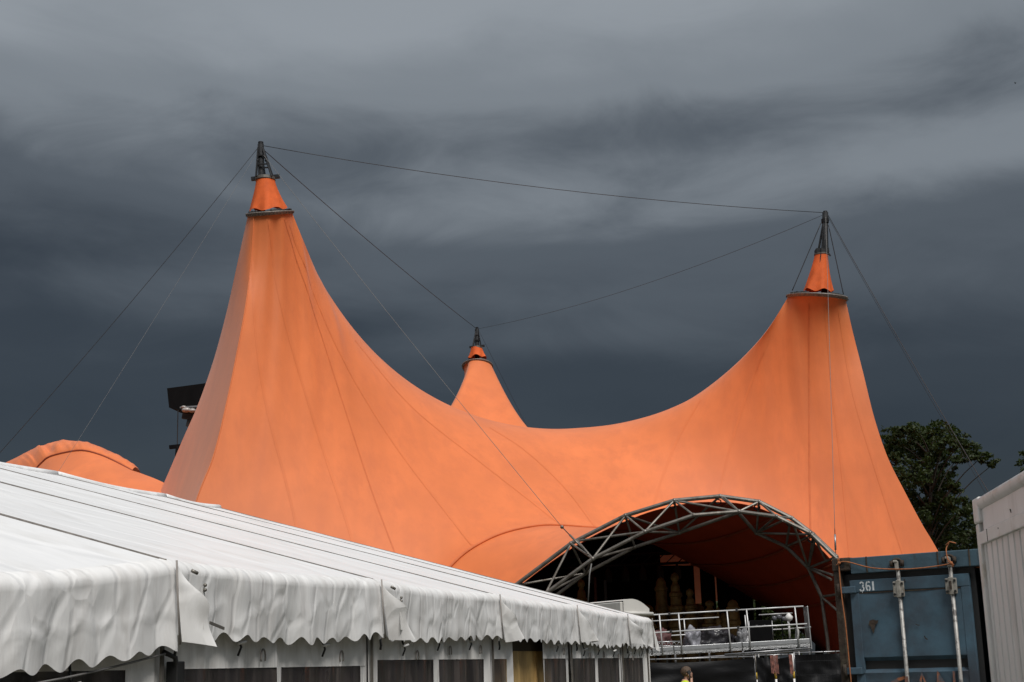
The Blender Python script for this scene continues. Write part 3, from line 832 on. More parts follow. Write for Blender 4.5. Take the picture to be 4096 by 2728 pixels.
# rafters, seam rails, posts
for k, y in enumerate(BAYS):
    e = EZ[k]
    for sgn in (1, -1):
        X = lambda x: x if sgn == 1 else 2 * RIDX - x
        mbuild(MB().bar((X(RIDX), y, RIDZ + 0.004), (X(0.0), y, e + 0.004), 0.009, 0.014), 'keder_rail', 'keder', False)
        mbuild(MB().bar((X(RIDX), y, RIDZ - 0.09), (X(-0.06), y, e - 0.09), 0.06, 0.12), 'rafter', 'rail_alu', False)
        mbuild(MB().bar((X(-0.11), y, 0), (X(-0.11), y, e - 0.05), 0.07, 0.10), 'post', 'rail_alu', False)
    if 0 < k:
        mbuild(MB().bar((-0.02, y + 0.02, 0), (-0.02, y + 0.02, e - 0.1), 0.016, 0.02), 'wall_track', 'steel_grey', False)
# ridge cap and bumps where the bays meet
for k in range(len(BAYS) - 1):
    y0, y1 = BAYS[k], BAYS[k + 1]
    pts = [(RIDX, y0 + (y1 - y0) * t, RIDZ + 0.01 - 0.035 * math.sin(math.pi * t)) for t in np.linspace(0.01, 0.99, 9)]
    mbuild(MB().tube(pts, 0.045, 8), 'ridge_roll', 'pvc')
# far wall and gables
for y, nm in ((BAYS[0], 'gable_wall'), (BAYS[-1] + 0.03, 'gable_wall')):
    mbuild(MB().add([(0, y, 0), (2 * RIDX, y, 0), (2 * RIDX, y, 2.3), (RIDX, y, RIDZ - 0.03), (0, y, 2.25)], [(0, 1, 2, 3, 4)]), nm, 'pvc_wall', False)
mbuild(MB().add([(2 * RIDX + 0.05, BAYS[0], 0), (2 * RIDX + 0.05, BAYS[-1], 0), (2 * RIDX + 0.05, BAYS[-1], 2.3), (2 * RIDX + 0.05, BAYS[0], 2.05)], [(0, 1, 2, 3)]), 'back_wall', 'pvc_wall', False)
# end strip of the valance wrapping the far gable
Ge = np.zeros((8, 40, 3))
for i in range(8):
    for j in range(40):
        x = 0.05 - j / 39 * 1.6; z0 = EZ[-1] + (RIDZ - EZ[-1]) * max(0, -x) / -RIDX
        Ge[i, j] = (x, BAYS[-1] + 0.07 + 0.02 * math.sin(j * 0.8) * i / 7, z0 - 0.02 - i / 7 * (0.40 + 0.03 * math.cos(j * 2 * math.pi / 6)))
mbuild(MB().grid(Ge), 'gable_valance', 'pvc_val')
# loose flaps at the bay joints
def flap(y, e, w, length, curl, out, sd, bend=0.0):
    na_, nb_ = 14, 22
    Gf = np.zeros((nb_, na_, 3))
    for i in range(nb_):
        d = i / (nb_ - 1)
        for j in range(na_):
            a = j / (na_ - 1)
            th = a * curl * (0.35 + 0.65 * d)
            ww_ = w * (0.35 + 0.65 * d ** 0.8)
            x = 0.068 + 0.01 * d + out * d * math.sin(th) * 0.9 + bend * math.exp(-((d - 0.45) / 0.2) ** 2) * a
            yy = y - 0.02 + ww_ * (math.sin(th * 0.9) / max(0.01, curl * 0.9)) * 1.15 + 0.13 * d * (1.0 if y > 1 else 0.55)
            z = e + 0.005 - d * length + 0.02 * math.sin(3 * a + sd) * d - 0.03 * a * (1 - d)
            Gf[i, j] = (x, yy, z)
    return Gf
for k, (w, ln, cu, ou, bd) in {2: (0.19, 0.44, 2.3, 0.17, 0.07), 3: (0.17, 0.42, 2.5, 0.19, 0.07), 4: (0.16, 0.42, 2.5, 0.18, 0.04), 5: (0.18, 0.42, 2.6, 0.20, 0.03), 6: (0.22, 0.40, 2.2, 0.18, 0.09), 7: (0.10, 0.44, 1.6, 0.05, 0.0)}.items():
    y, e = BAYS[k], EZ[k]
    fo = mbuild(MB().grid(flap(y, e, w, ln, cu, ou, k * 1.3, bd)), 'corner_flap', 'pvc_val')
    mbuild(MB().tube([(0.075, y - 0.02, e), (0.082, y - 0.012, e - 0.2), (0.09, y + 0.01, e - ln)], 0.006, 5), 'flap_hem', 'keder', True, fo)
    if k in (2, 3):
        # punched strap with studs
        yy = y + 0.10
        mbuild(MB().bar((0.17, yy, e - 0.14), (0.175, yy + 0.02, e - 0.36), 0.004, 0.03, up=(0, 1, 0)), 'strap', 'white_paint', False, fo)
        for z in (0.13, 0.155): mbuild(MB().ball((0.182, yy, e - z), 0.011, 8, 5), 'stud', 'steel_grey', True, fo)
        mbuild(MB().tube([(0.11, yy - 0.02, e - 0.05), (0.13, yy + 0.01, e - 0.065)], 0.010, 6), 'buckle', 'steel_grey', True, fo)
    mbuild(MB().tube([(0.03, y + 0.06, e - 0.42), (0.035, y + 0.063, e - 0.47), (0.03, y + 0.06, e - 0.50)], 0.009, 6), 'snap_hook', 'rubber')
mbuild(MB().bar((0.10, 0.31, 1.985), (0.11, 0.46, 1.955), 0.006, 0.016), 'loose_strap', 'steel_grey', False)
mbuild(MB().bar((0.09, 11.78, 2.02), (0.10, 11.90, 1.985), 0.006, 0.018), 'loose_strap', 'steel_grey', False)
# slack cable along the nearest bay
pts = [(0.01, -2.6 + 2.6 * t, 1.63 + 0.19 * t - 0.05 * math.sin(math.pi * t)) for t in np.linspace(0, 1, 18)]
mbuild(MB().tube(pts, 0.006, 6), 'slack_cord', 'cable_light')
mbuild(MB().tube([(0.0, 0.0, 1.83), (0.03, 0.07, 1.80), (0.02, 0.12, 1.70), (0.02, 0.12, 1.4)], 0.014, 7), 'drop_cable', 'rubber')
mbuild(MB().box((-0.03, 0.08, 1.66), (0.04, 0.16, 1.78)), 'junction_box', 'rubber', False, bevel=0.006)
tag(mbuild(MB().box((2 * RIDX, BAYS[0], 0.02), (-0.12, BAYS[-1], 0.06)), 'tent_floor', mat('marquee_floor', (0.05, 0.045, 0.04), 0.8), False))

# what shows through the openings of the tent
ply = thing('plywood_wall', 'yellowish plywood board wall seen through the opened tent curtain', 'wall', wt_world(-0.16, 6.25, 0), -TH)
MT['ply'] = mat('plywood', (0.62, 0.41, 0.16), 0.6, var=0.25, vscale=2.5, stretch=(1, 1, 0.3), dirt=(0.26, 0.15, 0.05), dscale=3, dlo=0.5, dhi=0.8)
for k in range(7):
    MB().box((-0.02, k * 0.31 + 0.008, 0.07), (0.02, (k + 1) * 0.31, 1.86)).build('board', 'ply', ply, bevel=0.004)
MB().box((-0.03, 0, 1.86), (0.03, 2.17, 1.98)).build('top_batten', mat('dark_batten', (0.05, 0.035, 0.02), 0.7), ply)
lan = thing('hanging_lantern', 'dark red round paper lantern behind the tent window beside the second post', 'lantern', wt_world(-0.35, 2.72, 1.5))
MB().ball((0, 0, 0.17), 0.10, 20, 12).build('shade', mat('red_lacquer', (0.10, 0.012, 0.012), 0.25), lan, True)
MB().lathe([(0.04, 0.255), (0.045, 0.265), (0.03, 0.28)], n=12).build('cap', 'steel_dark', lan, True)
MB().tube([(0, 0, 0.28), (0, 0, 0.72)], 0.006, 6).build('cord', 'rubber', lan, True)

# ------------------------------------------------------------------ the blue shipping container
cA = Vector((2.864, 13.15, 0)); cdir = Vector((0.80, -0.60, 0))
blue = thing('blue_container', 'weathered blue steel shipping container with one door open, numbered 361', 'container', cA, math.atan2(cdir.y, cdir.x))
MT['blue'] = mat('faded_blue_paint', (0.062, 0.120, 0.165), 0.5, 0.0, var=0.22, vscale=2.2, bump=0.16, bscale=10, rust=((0.055, 0.03, 0.018), 7.0, 0.66, 0.71, (1, 1, 0.45)),
                 dirt=(0.040, 0.050, 0.064), dscale=1.8, dlo=0.40, dhi=0.66)
MT['blue_rail'] = mat('faded_blue_rail', (0.048, 0.092, 0.122), 0.6, var=0.3, vscale=4, bump=0.2, bscale=20, dirt=(0.035, 0.022, 0.014), dscale=7, dlo=0.56, dhi=0.72, dstretch=(1, 1, 0.35))
MT['rust_dark'] = mat('rusted_steel', (0.040, 0.026, 0.017), 0.8, var=0.4, vscale=9, bump=0.4, bscale=30, dirt=(0.09, 0.08, 0.05), dscale=6, dlo=0.5, dhi=0.75)
MT['zinc'] = mat('zinc_plate', (0.34, 0.32, 0.28), 0.55, 0.35, var=0.35, vscale=18, dirt=(0.12, 0.085, 0.05), dscale=16, dlo=0.5, dhi=0.75)
MT['stencil'] = mat('white_stencil_paint', (0.62, 0.66, 0.68), 0.7, var=0.15, vscale=30)
MT['graffiti'] = mat('orange_spray_paint', (0.30, 0.11, 0.05), 0.8, var=0.45, vscale=14, dirt=(0.07, 0.09, 0.11), dscale=9, dlo=0.44, dhi=0.62)
W_, H_, D_ = 2.438, 2.591, 6.058
def bb_(lo, hi, name, mm, parent=None, bevel=0.006): return MB().box(lo, hi).build(name, mm, parent or blue, False, bevel)
for x in (0.0, W_ - 0.178):
    for y in (0.0, D_ - 0.162):
        for z in (0.0, H_ - 0.118):
            co = bb_((x, y, z), (x + 0.178, y + 0.162, z + 0.118), 'corner_casting', 'rust_dark', None, 0.01)
            if y == 0: MB().box((x + 0.055, y - 0.003, z + 0.03), (x + 0.12, y + 0.02, z + 0.085)).build('lock_hole', 'rubber', co)
for x in (0.004, W_ - 0.075):
    bb_((x, 0.012, 0.118), (x + 0.07, 0.14, H_ - 0.118), 'corner_post', 'rust_dark')
bb_((0.178, 0.006, H_ - 0.150), (W_ - 0.178, 0.09, H_ - 0.006), 'door_header', 'blue_rail')
for x in (0.33, 0.99, 1.27): bb_((x, 0.0, H_ - 0.148), (x + 0.012, 0.012, H_ - 0.004), 'header_rib', 'rust_dark', None, 0.002)
bb_((0.178, 0.006, 0.0), (W_ - 0.178, 0.09, 0.13), 'door_sill', 'blue_rail')
bb_((0.075, 0.07, 0.13), (1.29, 0.085, H_ - 0.150), 'door_gasket', 'rubber', None, 0)
# left door: frame and pressed panel
door = bb_((0.145, 0.030, 2.275), (1.245, 0.068, 2.385), 'container_door', 'blue')
for lo, hi in (((0.145, 0.0305, 0.15), (0.225, 0.068, 2.274)), ((1.165, 0.0305, 0.15), (1.245, 0.068, 2.274))):
    bb_(lo, hi, 'door_stile', 'blue', door, 0.004)
prof = [(2.274, 0.036)]
z = 2.274
for top_z in (1.690, 1.08, 0.47):
    prof += [(top_z + 0.012, 0.036), (top_z - 0.03, 0.080), (top_z - 0.085, 0.080), (top_z - 0.125, 0.030), (top_z - 0.16, 0.036)]
prof += [(0.15, 0.036)]
Gp = np.zeros((len(prof), 30, 3))
for i, (z, y) in enumerate(prof):
    for j in range(30):
        x = 0.224 + (1.166 - 0.224) * j / 29
        dent = 0.008 * mnoise.noise((x * 3.2, z * 2.6, 4.1))
        Gp[i, j] = (x, y + dent, z)
# finer rows for dents
fine = []
for a, b in zip(range(len(prof) - 1), range(1, len(prof))):
    nn_ = max(1, int(abs(prof[a][0] - prof[b][0]) / 0.03))
    for k in range(nn_):
        t = k / nn_
        row = Gp[a] * (1 - t) + Gp[b] * t
        for j in range(30): row[j][1] += 0.004 * mnoise.noise((row[j][0] * 5, row[j][2] * 5, 1.0))
        fine.append(row)
fine.append(Gp[-1])
MB().grid(np.array(fine)).build('pressed_panel', 'blue', door, 'auto')
bb_((0.23, 0.033, 2.262), (1.16, 0.0375, 2.272), 'panel_weld', 'rust_dark', door, 0)
# hinges
for z in (2.30, 1.585, 0.95, 0.35):
    h = bb_((0.05, -0.004, z - 0.03), (0.21, 0.024, z + 0.03), 'hinge', 'blue', None, 0.006)
    MB().tube([(0.055, 0.0, z - 0.06), (0.055, 0.0, z + 0.06)], 0.019, 10).build('hinge_pin', 'rust_dark', h, True)
    MB().add([(0.205, 0.022, z - 0.028), (0.205, 0.022, z + 0.028), (0.235, 0.026, z + 0.015), (0.235, 0.026, z - 0.015)], [(0, 1, 2, 3)]).build('hinge_tip', 'blue', h)
# locking bars
for bx, slot in ((0.625, False), (1.10, True)):
    bar = MB().tube([(bx, 0.005, 0.1), (bx, 0.005, H_ - 0.10)], 0.017, 12).build('locking_bar', mat('worn_zinc_bar', (0.36, 0.35, 0.33), 0.5, 0.3, var=0.3, vscale=10, dirt=(0.10, 0.09, 0.085), dscale=14, dlo=0.5, dhi=0.62), blue, True)
    for z0 in (2.215, 1.30, 0.62):
        pl = bb_((bx - 0.052, -0.020, z0), (bx + 0.052, -0.008, z0 + 0.135), 'bar_guide', 'zinc', bar, 0.006)
        for sx in (-0.036, 0.036):
            for sz in (0.022, 0.113):
                MB().tube([(bx + sx, -0.020, z0 + sz), (bx + sx, -0.028, z0 + sz)], 0.011, 8).build('bolt', 'rubber', bar)
        bb_((bx - 0.03, 0.0, z0 + 0.0), (bx + 0.03, 0.03, z0 + 0.135), 'guide_spacer', 'zinc', bar, 0)
        bb_((bx - 0.02, -0.028, z0 - 0.008), (bx + 0.02, -0.006, z0 + 0.145), 'guide_spine', 'zinc', bar, 0.008)
        if slot: MB().tube([(bx, -0.030, z0 + 0.04), (bx, -0.030, z0 + 0.11)], 0.011, 8).build('rust_slot', 'rust_dark', bar)
    # cam and keeper on the header
    kp = MB()
    for a in np.linspace(0.35, 2.8, 9):
        kp.ball((bx + 0.045 * math.cos(a), -0.008, H_ - 0.085 + 0.04 * math.sin(a)), 0.012, 8, 5)
    kp.box((bx - 0.062, -0.022, H_ - 0.11), (bx - 0.035, 0.006, H_ - 0.06)).box((bx + 0.035, -0.022, H_ - 0.11), (bx + 0.062, 0.006, H_ - 0.06))
    kp.build('cam_keeper', 'rust_dark', bar, True)
    bb_((bx - 0.017, -0.025, H_ - 0.145), (bx + 0.017, -0.005, H_ - 0.065), 'cam_shank', 'zinc', bar, 0.005)
    bb_((bx - 0.028, -0.032, H_ - 0.078), (bx + 0.010, -0.012, H_ - 0.055), 'cam_head', 'zinc', bar, 0.006)
bb_((1.40, -0.022, H_ - 0.105), (1.46, 0.006, H_ - 0.05), 'cam_keeper', 'rust_dark', None, 0.01)
bb_((1.93, -0.022, H_ - 0.105), (1.99, 0.006, H_ - 0.05), 'cam_keeper', 'rust_dark', None, 0.01)
# shell
def corr(p0, p1, z0, z1, out, name, mm='blue', period=0.28, depth=0.036):
    """trapezoid-corrugated wall between two plan points"""
    p0, p1, out = Vector(p0), Vector(p1), Vector(out); L_ = (p1 - p0).length; d = (p1 - p0).normalized()
    st = []; s = 0.0
    while s < L_:
        for a, o in ((0, 0), (0.25, 0), (0.5, 1), (0.75, 1)): st.append((min(L_, s + a * period), o * depth))
        s += period
    st.append((L_, 0))
    vs = []
    for a, o in st:
        q = p0 + d * a + out * (-o); vs += [(q.x, q.y, z0), (q.x, q.y, z1)]
    return MB().add(vs, [(2 * i, 2 * i + 2, 2 * i + 3, 2 * i + 1) for i in range(len(st) - 1)]).build(name, mm, blue)
corr((0.01, 0.14, 0), (0.01, D_ - 0.1, 0), 0.15, H_ - 0.08, (-1, 0, 0), 'side_wall')
corr((W_ - 0.01, 0.14, 0), (W_ - 0.01, D_ - 0.1, 0), 0.15, H_ - 0.08, (1, 0, 0), 'side_wall')
corr((0.1, D_ - 0.02, 0), (W_ - 0.1, D_ - 0.02, 0), 0.15, H_ - 0.08, (0, 1, 0), 'end_wall')
for x in (0.0, W_ - 0.06):
    bb_((x, 0.162, H_ - 0.09), (x + 0.06, D_ - 0.162, H_ - 0.008), 'top_rail', 'blue_rail'); bb_((x, 0.162, 0.02), (x + 0.06, D_ - 0.162, 0.16), 'bottom_rail', 'blue_rail')
bb_((0.06, 0.09, H_ - 0.05), (W_ - 0.06, D_ - 0.1, H_ - 0.03), 'roof_sheet', 'blue_rail')
bb_((0.06, 0.09, 0.12), (W_ - 0.06, D_ - 0.1, 0.15), 'floor_boards', mat('old_floor', (0.05, 0.035, 0.02), 0.8))
rd = bb_((W_ + 0.03, 0.05, 0.15), (W_ + 0.075, 1.15, 2.385), 'open_door', 'blue')
# number and spray paint
def stroke(pts, w, y, taper=False):
    m = MB(); pts = [Vector((p[0], 0, p[1])) for p in pts]; vs = []
    for i, p in enumerate(pts):
        d = (pts[min(i + 1, len(pts) - 1)] - pts[max(i - 1, 0)]).normalized(); n_ = Vector((-d.z, 0, d.x))
        hw = w / 2 * (1 if not taper else 0.6 + 0.4 * math.sin(math.pi * min(1, i / (len(pts) - 1) + 0.15)))
        vs += [(p.x + n_.x * hw, y, p.z + n_.z * hw), (p.x - n_.x * hw, y, p.z - n_.z * hw)]
    m.add(vs, [(2 * i, 2 * i + 1, 2 * i + 3, 2 * i + 2) for i in range(len(pts) - 1)])
    return m
def arc(cx, cz, rx, rz, a0, a1, n=9): return [(cx + rx * math.cos(rad(a)), cz + rz * math.sin(rad(a))) for a in np.linspace(a0, a1, n)]
nz_, nx_, hh = 2.283, 0.245, 0.084
yN = 0.0275
digits = [[arc(nx_ + 0.018, nz_ + 0.064, 0.016, 0.016, 165, 5), arc(nx_ + 0.018, nz_ + 0.062, 0.016, 0.019, -10, -80), arc(nx_ + 0.018, nz_ + 0.022, 0.018, 0.020, 80, -75), arc(nx_ + 0.018, nz_ + 0.020, 0.018, 0.018, -105, -175),
           [(nx_ + 0.019, nz_ + 0.004), (nx_ + 0.020, nz_ - 0.014)]],
          [arc(nx_ + 0.078, nz_ + 0.066, 0.017, 0.016, 20, 85), arc(nx_ + 0.078, nz_ + 0.042, 0.018, 0.040, 100, 255), arc(nx_ + 0.079, nz_ + 0.024, 0.017, 0.022, -75, 160)],
          [[(nx_ + 0.126, nz_ + 0.002), (nx_ + 0.126, nz_ + 0.082)]]]
for dg in digits:
    m = MB()
    for st in dg:
        w_ = stroke(st, 0.013 if len(st) > 2 else (0.017 if st[0][0] > nx_ + 0.1 else 0.005), yN); m.add(w_.v, w_.f)
    m.build('stencil_digit', 'stencil', door)
for st, w_ in (([(0.475, 1.478), (0.54, 1.505), (0.60, 1.522), (0.625, 1.535)], 0.030), ([(0.50, 1.40), (0.52, 1.48)], 0.03), ([(0.50, 1.43), (0.60, 1.45)], 0.028),
               ([(0.70, 1.30), (0.73, 1.45), (0.755, 1.55), (0.785, 1.45), (0.82, 1.30)], 0.034), ([(0.725, 1.42), (0.79, 1.42)], 0.028),
               ([(0.885, 1.30), (0.895, 1.45), (0.905, 1.562), (0.93, 1.48), (0.99, 1.36), (1.03, 1.32), (1.035, 1.45), (1.04, 1.565)], 0.036)):
    stroke(st, w_, 0.0155 if False else 0.018, True).build('graffiti_stroke', 'graffiti', door)
stroke([(0.625, 1.47), (0.625, 1.53)], 0.03, -0.0135).build('paint_patch', 'graffiti', door)
# rust bruise
rr_ = [(0.30, 1.985), (0.31, 2.02), (0.345, 2.03), (0.375, 2.02), (0.395, 2.022), (0.385, 1.995), (0.365, 1.985), (0.355, 1.95), (0.34, 1.905), (0.328, 1.93), (0.32, 1.965)]
MB().add([(x, 0.0255, z) for x, z in rr_], [tuple(range(len(rr_)))]).build('rust_bruise', 'rust_dark', door)
stroke([(0.805, 1.87), (0.812, 1.85), (0.83, 1.838)], 0.010, 0.0255).build('scratch', 'rust_dark', door)
stroke([(0.735, 1.975), (0.75, 1.965), (0.77, 1.962)], 0.006, 0.0255).build('scratch', 'rust_dark', door)
stroke([(0.665, 2.37), (0.675, 2.34)], 0.007, 0.0265).build('scratch', 'rust_dark', door)

# orange rope on the container
MT['rope'] = mat('orange_rope', (0.33, 0.115, 0.04), 0.8, var=0.3, vscale=40)
_rz = math.atan2(cdir.y, cdir.x)
rope = thing('orange_rope', 'thin orange rope slung across the blue container door', 'rope', cA, _rz)
pts = crom([(1.10, 0.02, 2.65), (1.085, -0.01, 2.60), (1.10, -0.035, 2.51), (1.13, -0.04, 2.475), (0.95, -0.035, 2.455), (0.70, -0.04, 2.45), (0.40, -0.02, 2.48), (0.16, -0.012, 2.55), (0.085, -0.015, 2.545), (0.075, -0.01, 2.50),
            (0.085, -0.022, 2.25), (0.10, -0.022, 2.0), (0.105, -0.018, 1.7), (0.11, -0.02, 1.3), (0.10, -0.02, 0.6)], 160)
MB().tube(pts, 0.0055, 6).build('strand', 'rope', rope, True)
for c in ((1.13, -0.045, 2.475), (0.083, -0.02, 2.545)):
    k = MB()
    for q in range(5):
        a = random.uniform(0, 6.28); k.tube([c, (c[0] + 0.03 * math.cos(a), c[1] - 0.01, c[2] + 0.04 * math.sin(a))], 0.005, 5)
    k.ball(c, 0.016, 8, 5)
    k.build('knot', 'rope', rope, True)
MB().tube([(1.08, 0.0, 2.635), (1.12, 0.0, 2.662), (1.17, 0.01, 2.645)], 0.006, 5).build('loose_end', 'rope', rope, True)
MB().tube([(1.26, 0.10, 2.44), (1.40, 0.10, 2.425), (1.6, 0.08, 2.40), (2.2, 0.07, 2.42)], 0.010, 6).build('tail', 'rope', rope, True)

# ------------------------------------------------------------------ the white container on the right
wA = at(3893, 2040, 8.5); wA.z = 0
wdir = -Vector((math.sin(rad(7.2)), math.cos(rad(7.2)), 0))
wht = thing('white_container', 'white ribbed steel container at the right edge, nearest the camera', 'container', wA, math.atan2(wdir.y, wdir.x))
MT['wsteel'] = mat('white_container_paint', (0.77, 0.735, 0.715), 0.5, var=0.07, vscale=1.5, bump=0.1, bscale=10, dirt=(0.40, 0.36, 0.33), dscale=3, dlo=0.5, dhi=0.85, dstretch=(1.5, 1.5, 0.3))
MT['wrail'] = mat('white_rail_paint', (0.74, 0.715, 0.69), 0.5, var=0.1, vscale=5, dirt=(0.42, 0.35, 0.26), dscale=4, dlo=0.52, dhi=0.8)
HW = 2.60
def wb(lo, hi, name, mm, bevel=0.01, parent=None): return MB().box(lo, hi).build(name, mm, parent or wht, False, bevel)
# local x runs along the side toward the camera, local +y is away from the aisle (checked by handedness), side face at y = 0
wb((0.0, -0.004, HW - 0.15), (0.17, 0.16, HW), 'corner_casting', 'wrail', 0.012)
wb((5.89, -0.004, HW - 0.15), (6.06, 0.16, HW), 'corner_casting', 'wrail', 0.012)
wb((0.0, 0.004, 0.0), (0.10, 0.12, HW - 0.15), 'corner_post', 'wrail', 0.008)
wb((5.96, 0.004, 0.0), (6.06, 0.12, HW - 0.15), 'corner_post', 'wrail', 0.008)
MB().tube([(0.17, 0.030, HW - 0.040), (5.89, 0.030, HW - 0.040)], 0.040, 14).build('top_rail', 'wrail', wht, True)
wb((0.17, 0.016, HW - 0.20), (5.89, 0.09, HW - 0.05), 'top_band', 'wsteel', 0.004)
wb((0.10, 0.002, HW - 0.275), (5.96, 0.06, HW - 0.203), 'fascia_strip', 'wrail', 0.005)
wb((0.10, 0.006, 0.05), (5.96, 0.09, 0.20), 'bottom_rail', 'wsteel')
sp, x = [], 0.10
while x < 5.96:
    for a, o in ((0, 0.022), (0.055, 0.022), (0.065, 0.038), (0.085, 0.038), (0.095, 0.022)): sp.append((min(5.96, x + a), o))
    x += 0.15
vs = []
for a, o in sp: vs += [(a, o, 0.18), (a, o, HW - 0.26)]
MB().add(vs, [(2 * i, 2 * i + 2, 2 * i + 3, 2 * i + 1) for i in range(len(sp) - 1)]).build('ribbed_side', 'wsteel', wht)
wb((0.02, 0.10, 0.1), (6.04, 2.42, HW - 0.03), 'container_body', 'wsteel', 0.01)
wb((-0.012, 0.01, HW - 0.13), (0.0, 0.05, HW - 0.02), 'casting_slot', 'rust_dark', 0.004)
for x in (0.95, 2.9, 4.8):
    MB().tube([(x, 0.012, HW - 0.155), (x, 0.016, HW - 0.175)], 0.003, 6).build('rivet', 'rust_dark', wht)
    MB().tube([(x - 0.3, 0.0, HW - 0.228), (x - 0.3, 0.004, HW - 0.228)], 0.005, 8).build('rivet', 'rust_dark', wht)
wb((0.33, -0.001, HW - 0.274), (0.334, 0.004, HW - 0.204), 'strip_joint', 'rust_dark', 0)
# ------------------------------------------------------------------ the platform in the entrance
K = 42.0 / FPX / 2.7706
pl0 = at(2608, 2591, 42.0)
plat = thing('viewing_platform', 'raised aluminium platform with white tube railing under the truss arch', 'platform', (pl0.x, pl0.y, 0))
plat.rotation_euler = (0, -0.030, rad(1.5))
MT['rail_white'] = mat('white_rail_tube', (0.62, 0.62, 0.62), 0.4, 0.2, var=0.1, vscale=6)
DZ = pl0.z
def px_(cx): return (cx - 300) * K
def pb(lo, hi, name, mm, bevel=0.004, parent=None): return MB().box(lo, hi).build(name, mm, parent or plat, False, bevel)
joints = [-185, 560, 1305, 2050]
for a, b in zip(joints, joints[1:]):
    x0, x1 = px_(a) + 0.012, px_(b) - 0.012
    dk = pb((x0, 0.05, DZ - 0.10), (x1, 2.0, DZ - 0.015), 'deck_module', mat('deck_ply', (0.06, 0.05, 0.04), 0.7))
    pb((x0, 0.0, DZ - 0.115), (x1, 0.05, DZ), 'side_beam', 'rail_alu', 0.006, dk)
    for k in range(4): pb((x0, 0.012 * (k % 2) + 0.008, DZ - 0.135 - 0.03 * k), (x1, 0.06, DZ - 0.118 - 0.03 * k), 'beam_groove', 'rail_alu', 0.003, dk)
    pb((x0, 1.95, DZ - 0.2), (x1, 2.0, DZ), 'rear_beam', 'rail_alu', 0.006, dk)
def rail(cx0, cx1, h, y=-0.03, r=0.021): return MB().tube([(px_(cx0), y, DZ + h), (px_(cx1), y, DZ + h)], r, 8).build('rail', 'rail_white', plat, True)
HR = 0.925
for a, b in ((-170, 535), (545, 1268), (1282, 2010)):
    rail(a, b, HR); rail(a, b + (20 if b > 2000 else 0), 0.42)
for cx in (-100, 430, 640, 1170, 1385, 1915):
    MB().tube([(px_(cx + 6), -0.035, DZ - 0.24), (px_(cx), -0.032, DZ + HR)], 0.020, 8).build('rail_post', 'rail_white', plat, True)
for cx in (540, 1276): 
    for h in (HR, 0.42): pb((px_(cx) - 0.03, -0.06, DZ + h - 0.04), (px_(cx) + 0.03, 0.0, DZ + h + 0.05), 'rail_clamp', 'rubber')
for a, b, h in ((1660, 2045, 0.80), (1450, 2050, 0.34), (300, 1200, 0.80), (300, 1200, 0.34)): rail(a, b, h, 1.97, 0.018)
for cx in (1500, 1985, 350, 800): MB().tube([(px_(cx), 1.97, DZ - 0.1), (px_(cx), 1.97, DZ + 0.82)], 0.018, 8).build('rail_post', 'rail_white', plat, True)
gate = pb((px_(2050), -0.02, DZ - 0.30), (px_(2062), 0.5, DZ + 0.92), 'end_gate', 'rail_alu')
pb((px_(2064), -0.02, DZ + 0.30), (px_(2072), 0.5, DZ + 0.34), 'gate_bar', 'rail_alu', 0.004, gate)
for cx in (-120, 570, 940, 1310, 1690, 2030):
    pb((px_(cx) - 0.025, 0.02, 0), (px_(cx) + 0.025, 0.07, DZ - 0.24), 'leg', 'steel_light')
    pb((px_(cx) - 0.025, 1.9, 0), (px_(cx) + 0.025, 1.95, DZ - 0.12), 'leg', 'steel_light')
MB().tube([(px_(540), -0.06, DZ - 0.36), (px_(2030), -0.06, DZ - 0.33)], 0.026, 8).build('ledger', 'steel_light', plat, True)
MB().tube([(px_(1100), -0.09, DZ - 0.31), (px_(2040), -0.09, DZ - 0.27)], 0.022, 8).build('ledger', 'steel_light', plat, True)
# load on the platform
def on_deck(cx, y): 
    x = px_(cx); return Vector((pl0.x + x, pl0.y + y + x * math.tan(rad(1.5)), DZ + 0.030 * x))
def lump(name, label, cat, mm, cx, y, sx, sy, sz, seed, rough=0.35):
    m = MB(); n, k = 40, 18; vs = []; o = on_deck(cx, y)
    for i in range(k + 1):
        ph_ = math.pi / 2 * i / k
        for j in range(n):
            a = 2 * math.pi * j / n
            d = Vector((math.cos(a) * math.cos(ph_), math.sin(a) * math.cos(ph_), math.sin(ph_)))
            f = 1 + rough * mnoise.noise(d * 2.3 + Vector((seed, 0, 0))) + 0.16 * mnoise.noise(d * 7 + Vector((0, seed, 0)))
            r_ = abs(math.cos(ph_)) ** 0.6
            vs.append((math.cos(a) * r_ * sx * f, math.sin(a) * r_ * sy * f, max(0.0, math.sin(ph_) ** 0.8 * sz * f)))
    fs = [(i * n + j, i * n + (j + 1) % n, (i + 1) * n + (j + 1) % n, (i + 1) * n + j) for i in range(k) for j in range(n)]
    ob = m.add(vs, fs).build(name, mm, None, True); ob.location = o
    return tag(ob, label, cat, None, 'thing')
MT['wine'] = mat('wine_cloth', (0.09, 0.035, 0.035), 0.7, var=0.5, vscale=6, bump=0.6, bscale=8)
MT['film'] = mat('plastic_film', (0.035, 0.033, 0.038), 0.25, var=0.7, vscale=5, bump=0.8, bscale=7, dirt=(0.012, 0.010, 0.012), dscale=3, dlo=0.45, dhi=0.7)
MT['film_w'] = mat('white_plastic_film', (0.26, 0.26, 0.29), 0.25, var=0.4, vscale=6, bump=0.8, bscale=8)
lump('cloth_heap', 'dark red heap of cloth at the left end of the platform', 'cloth', 'wine', 420, 0.9, 0.34, 0.4, 0.47, 1.0)
lump('plastic_sheet', 'crumpled whitish plastic sheet spilling over the platform edge', 'plastic sheet', 'film_w', 760, 0.35, 0.24, 0.25, 0.40, 2.0, 0.6)
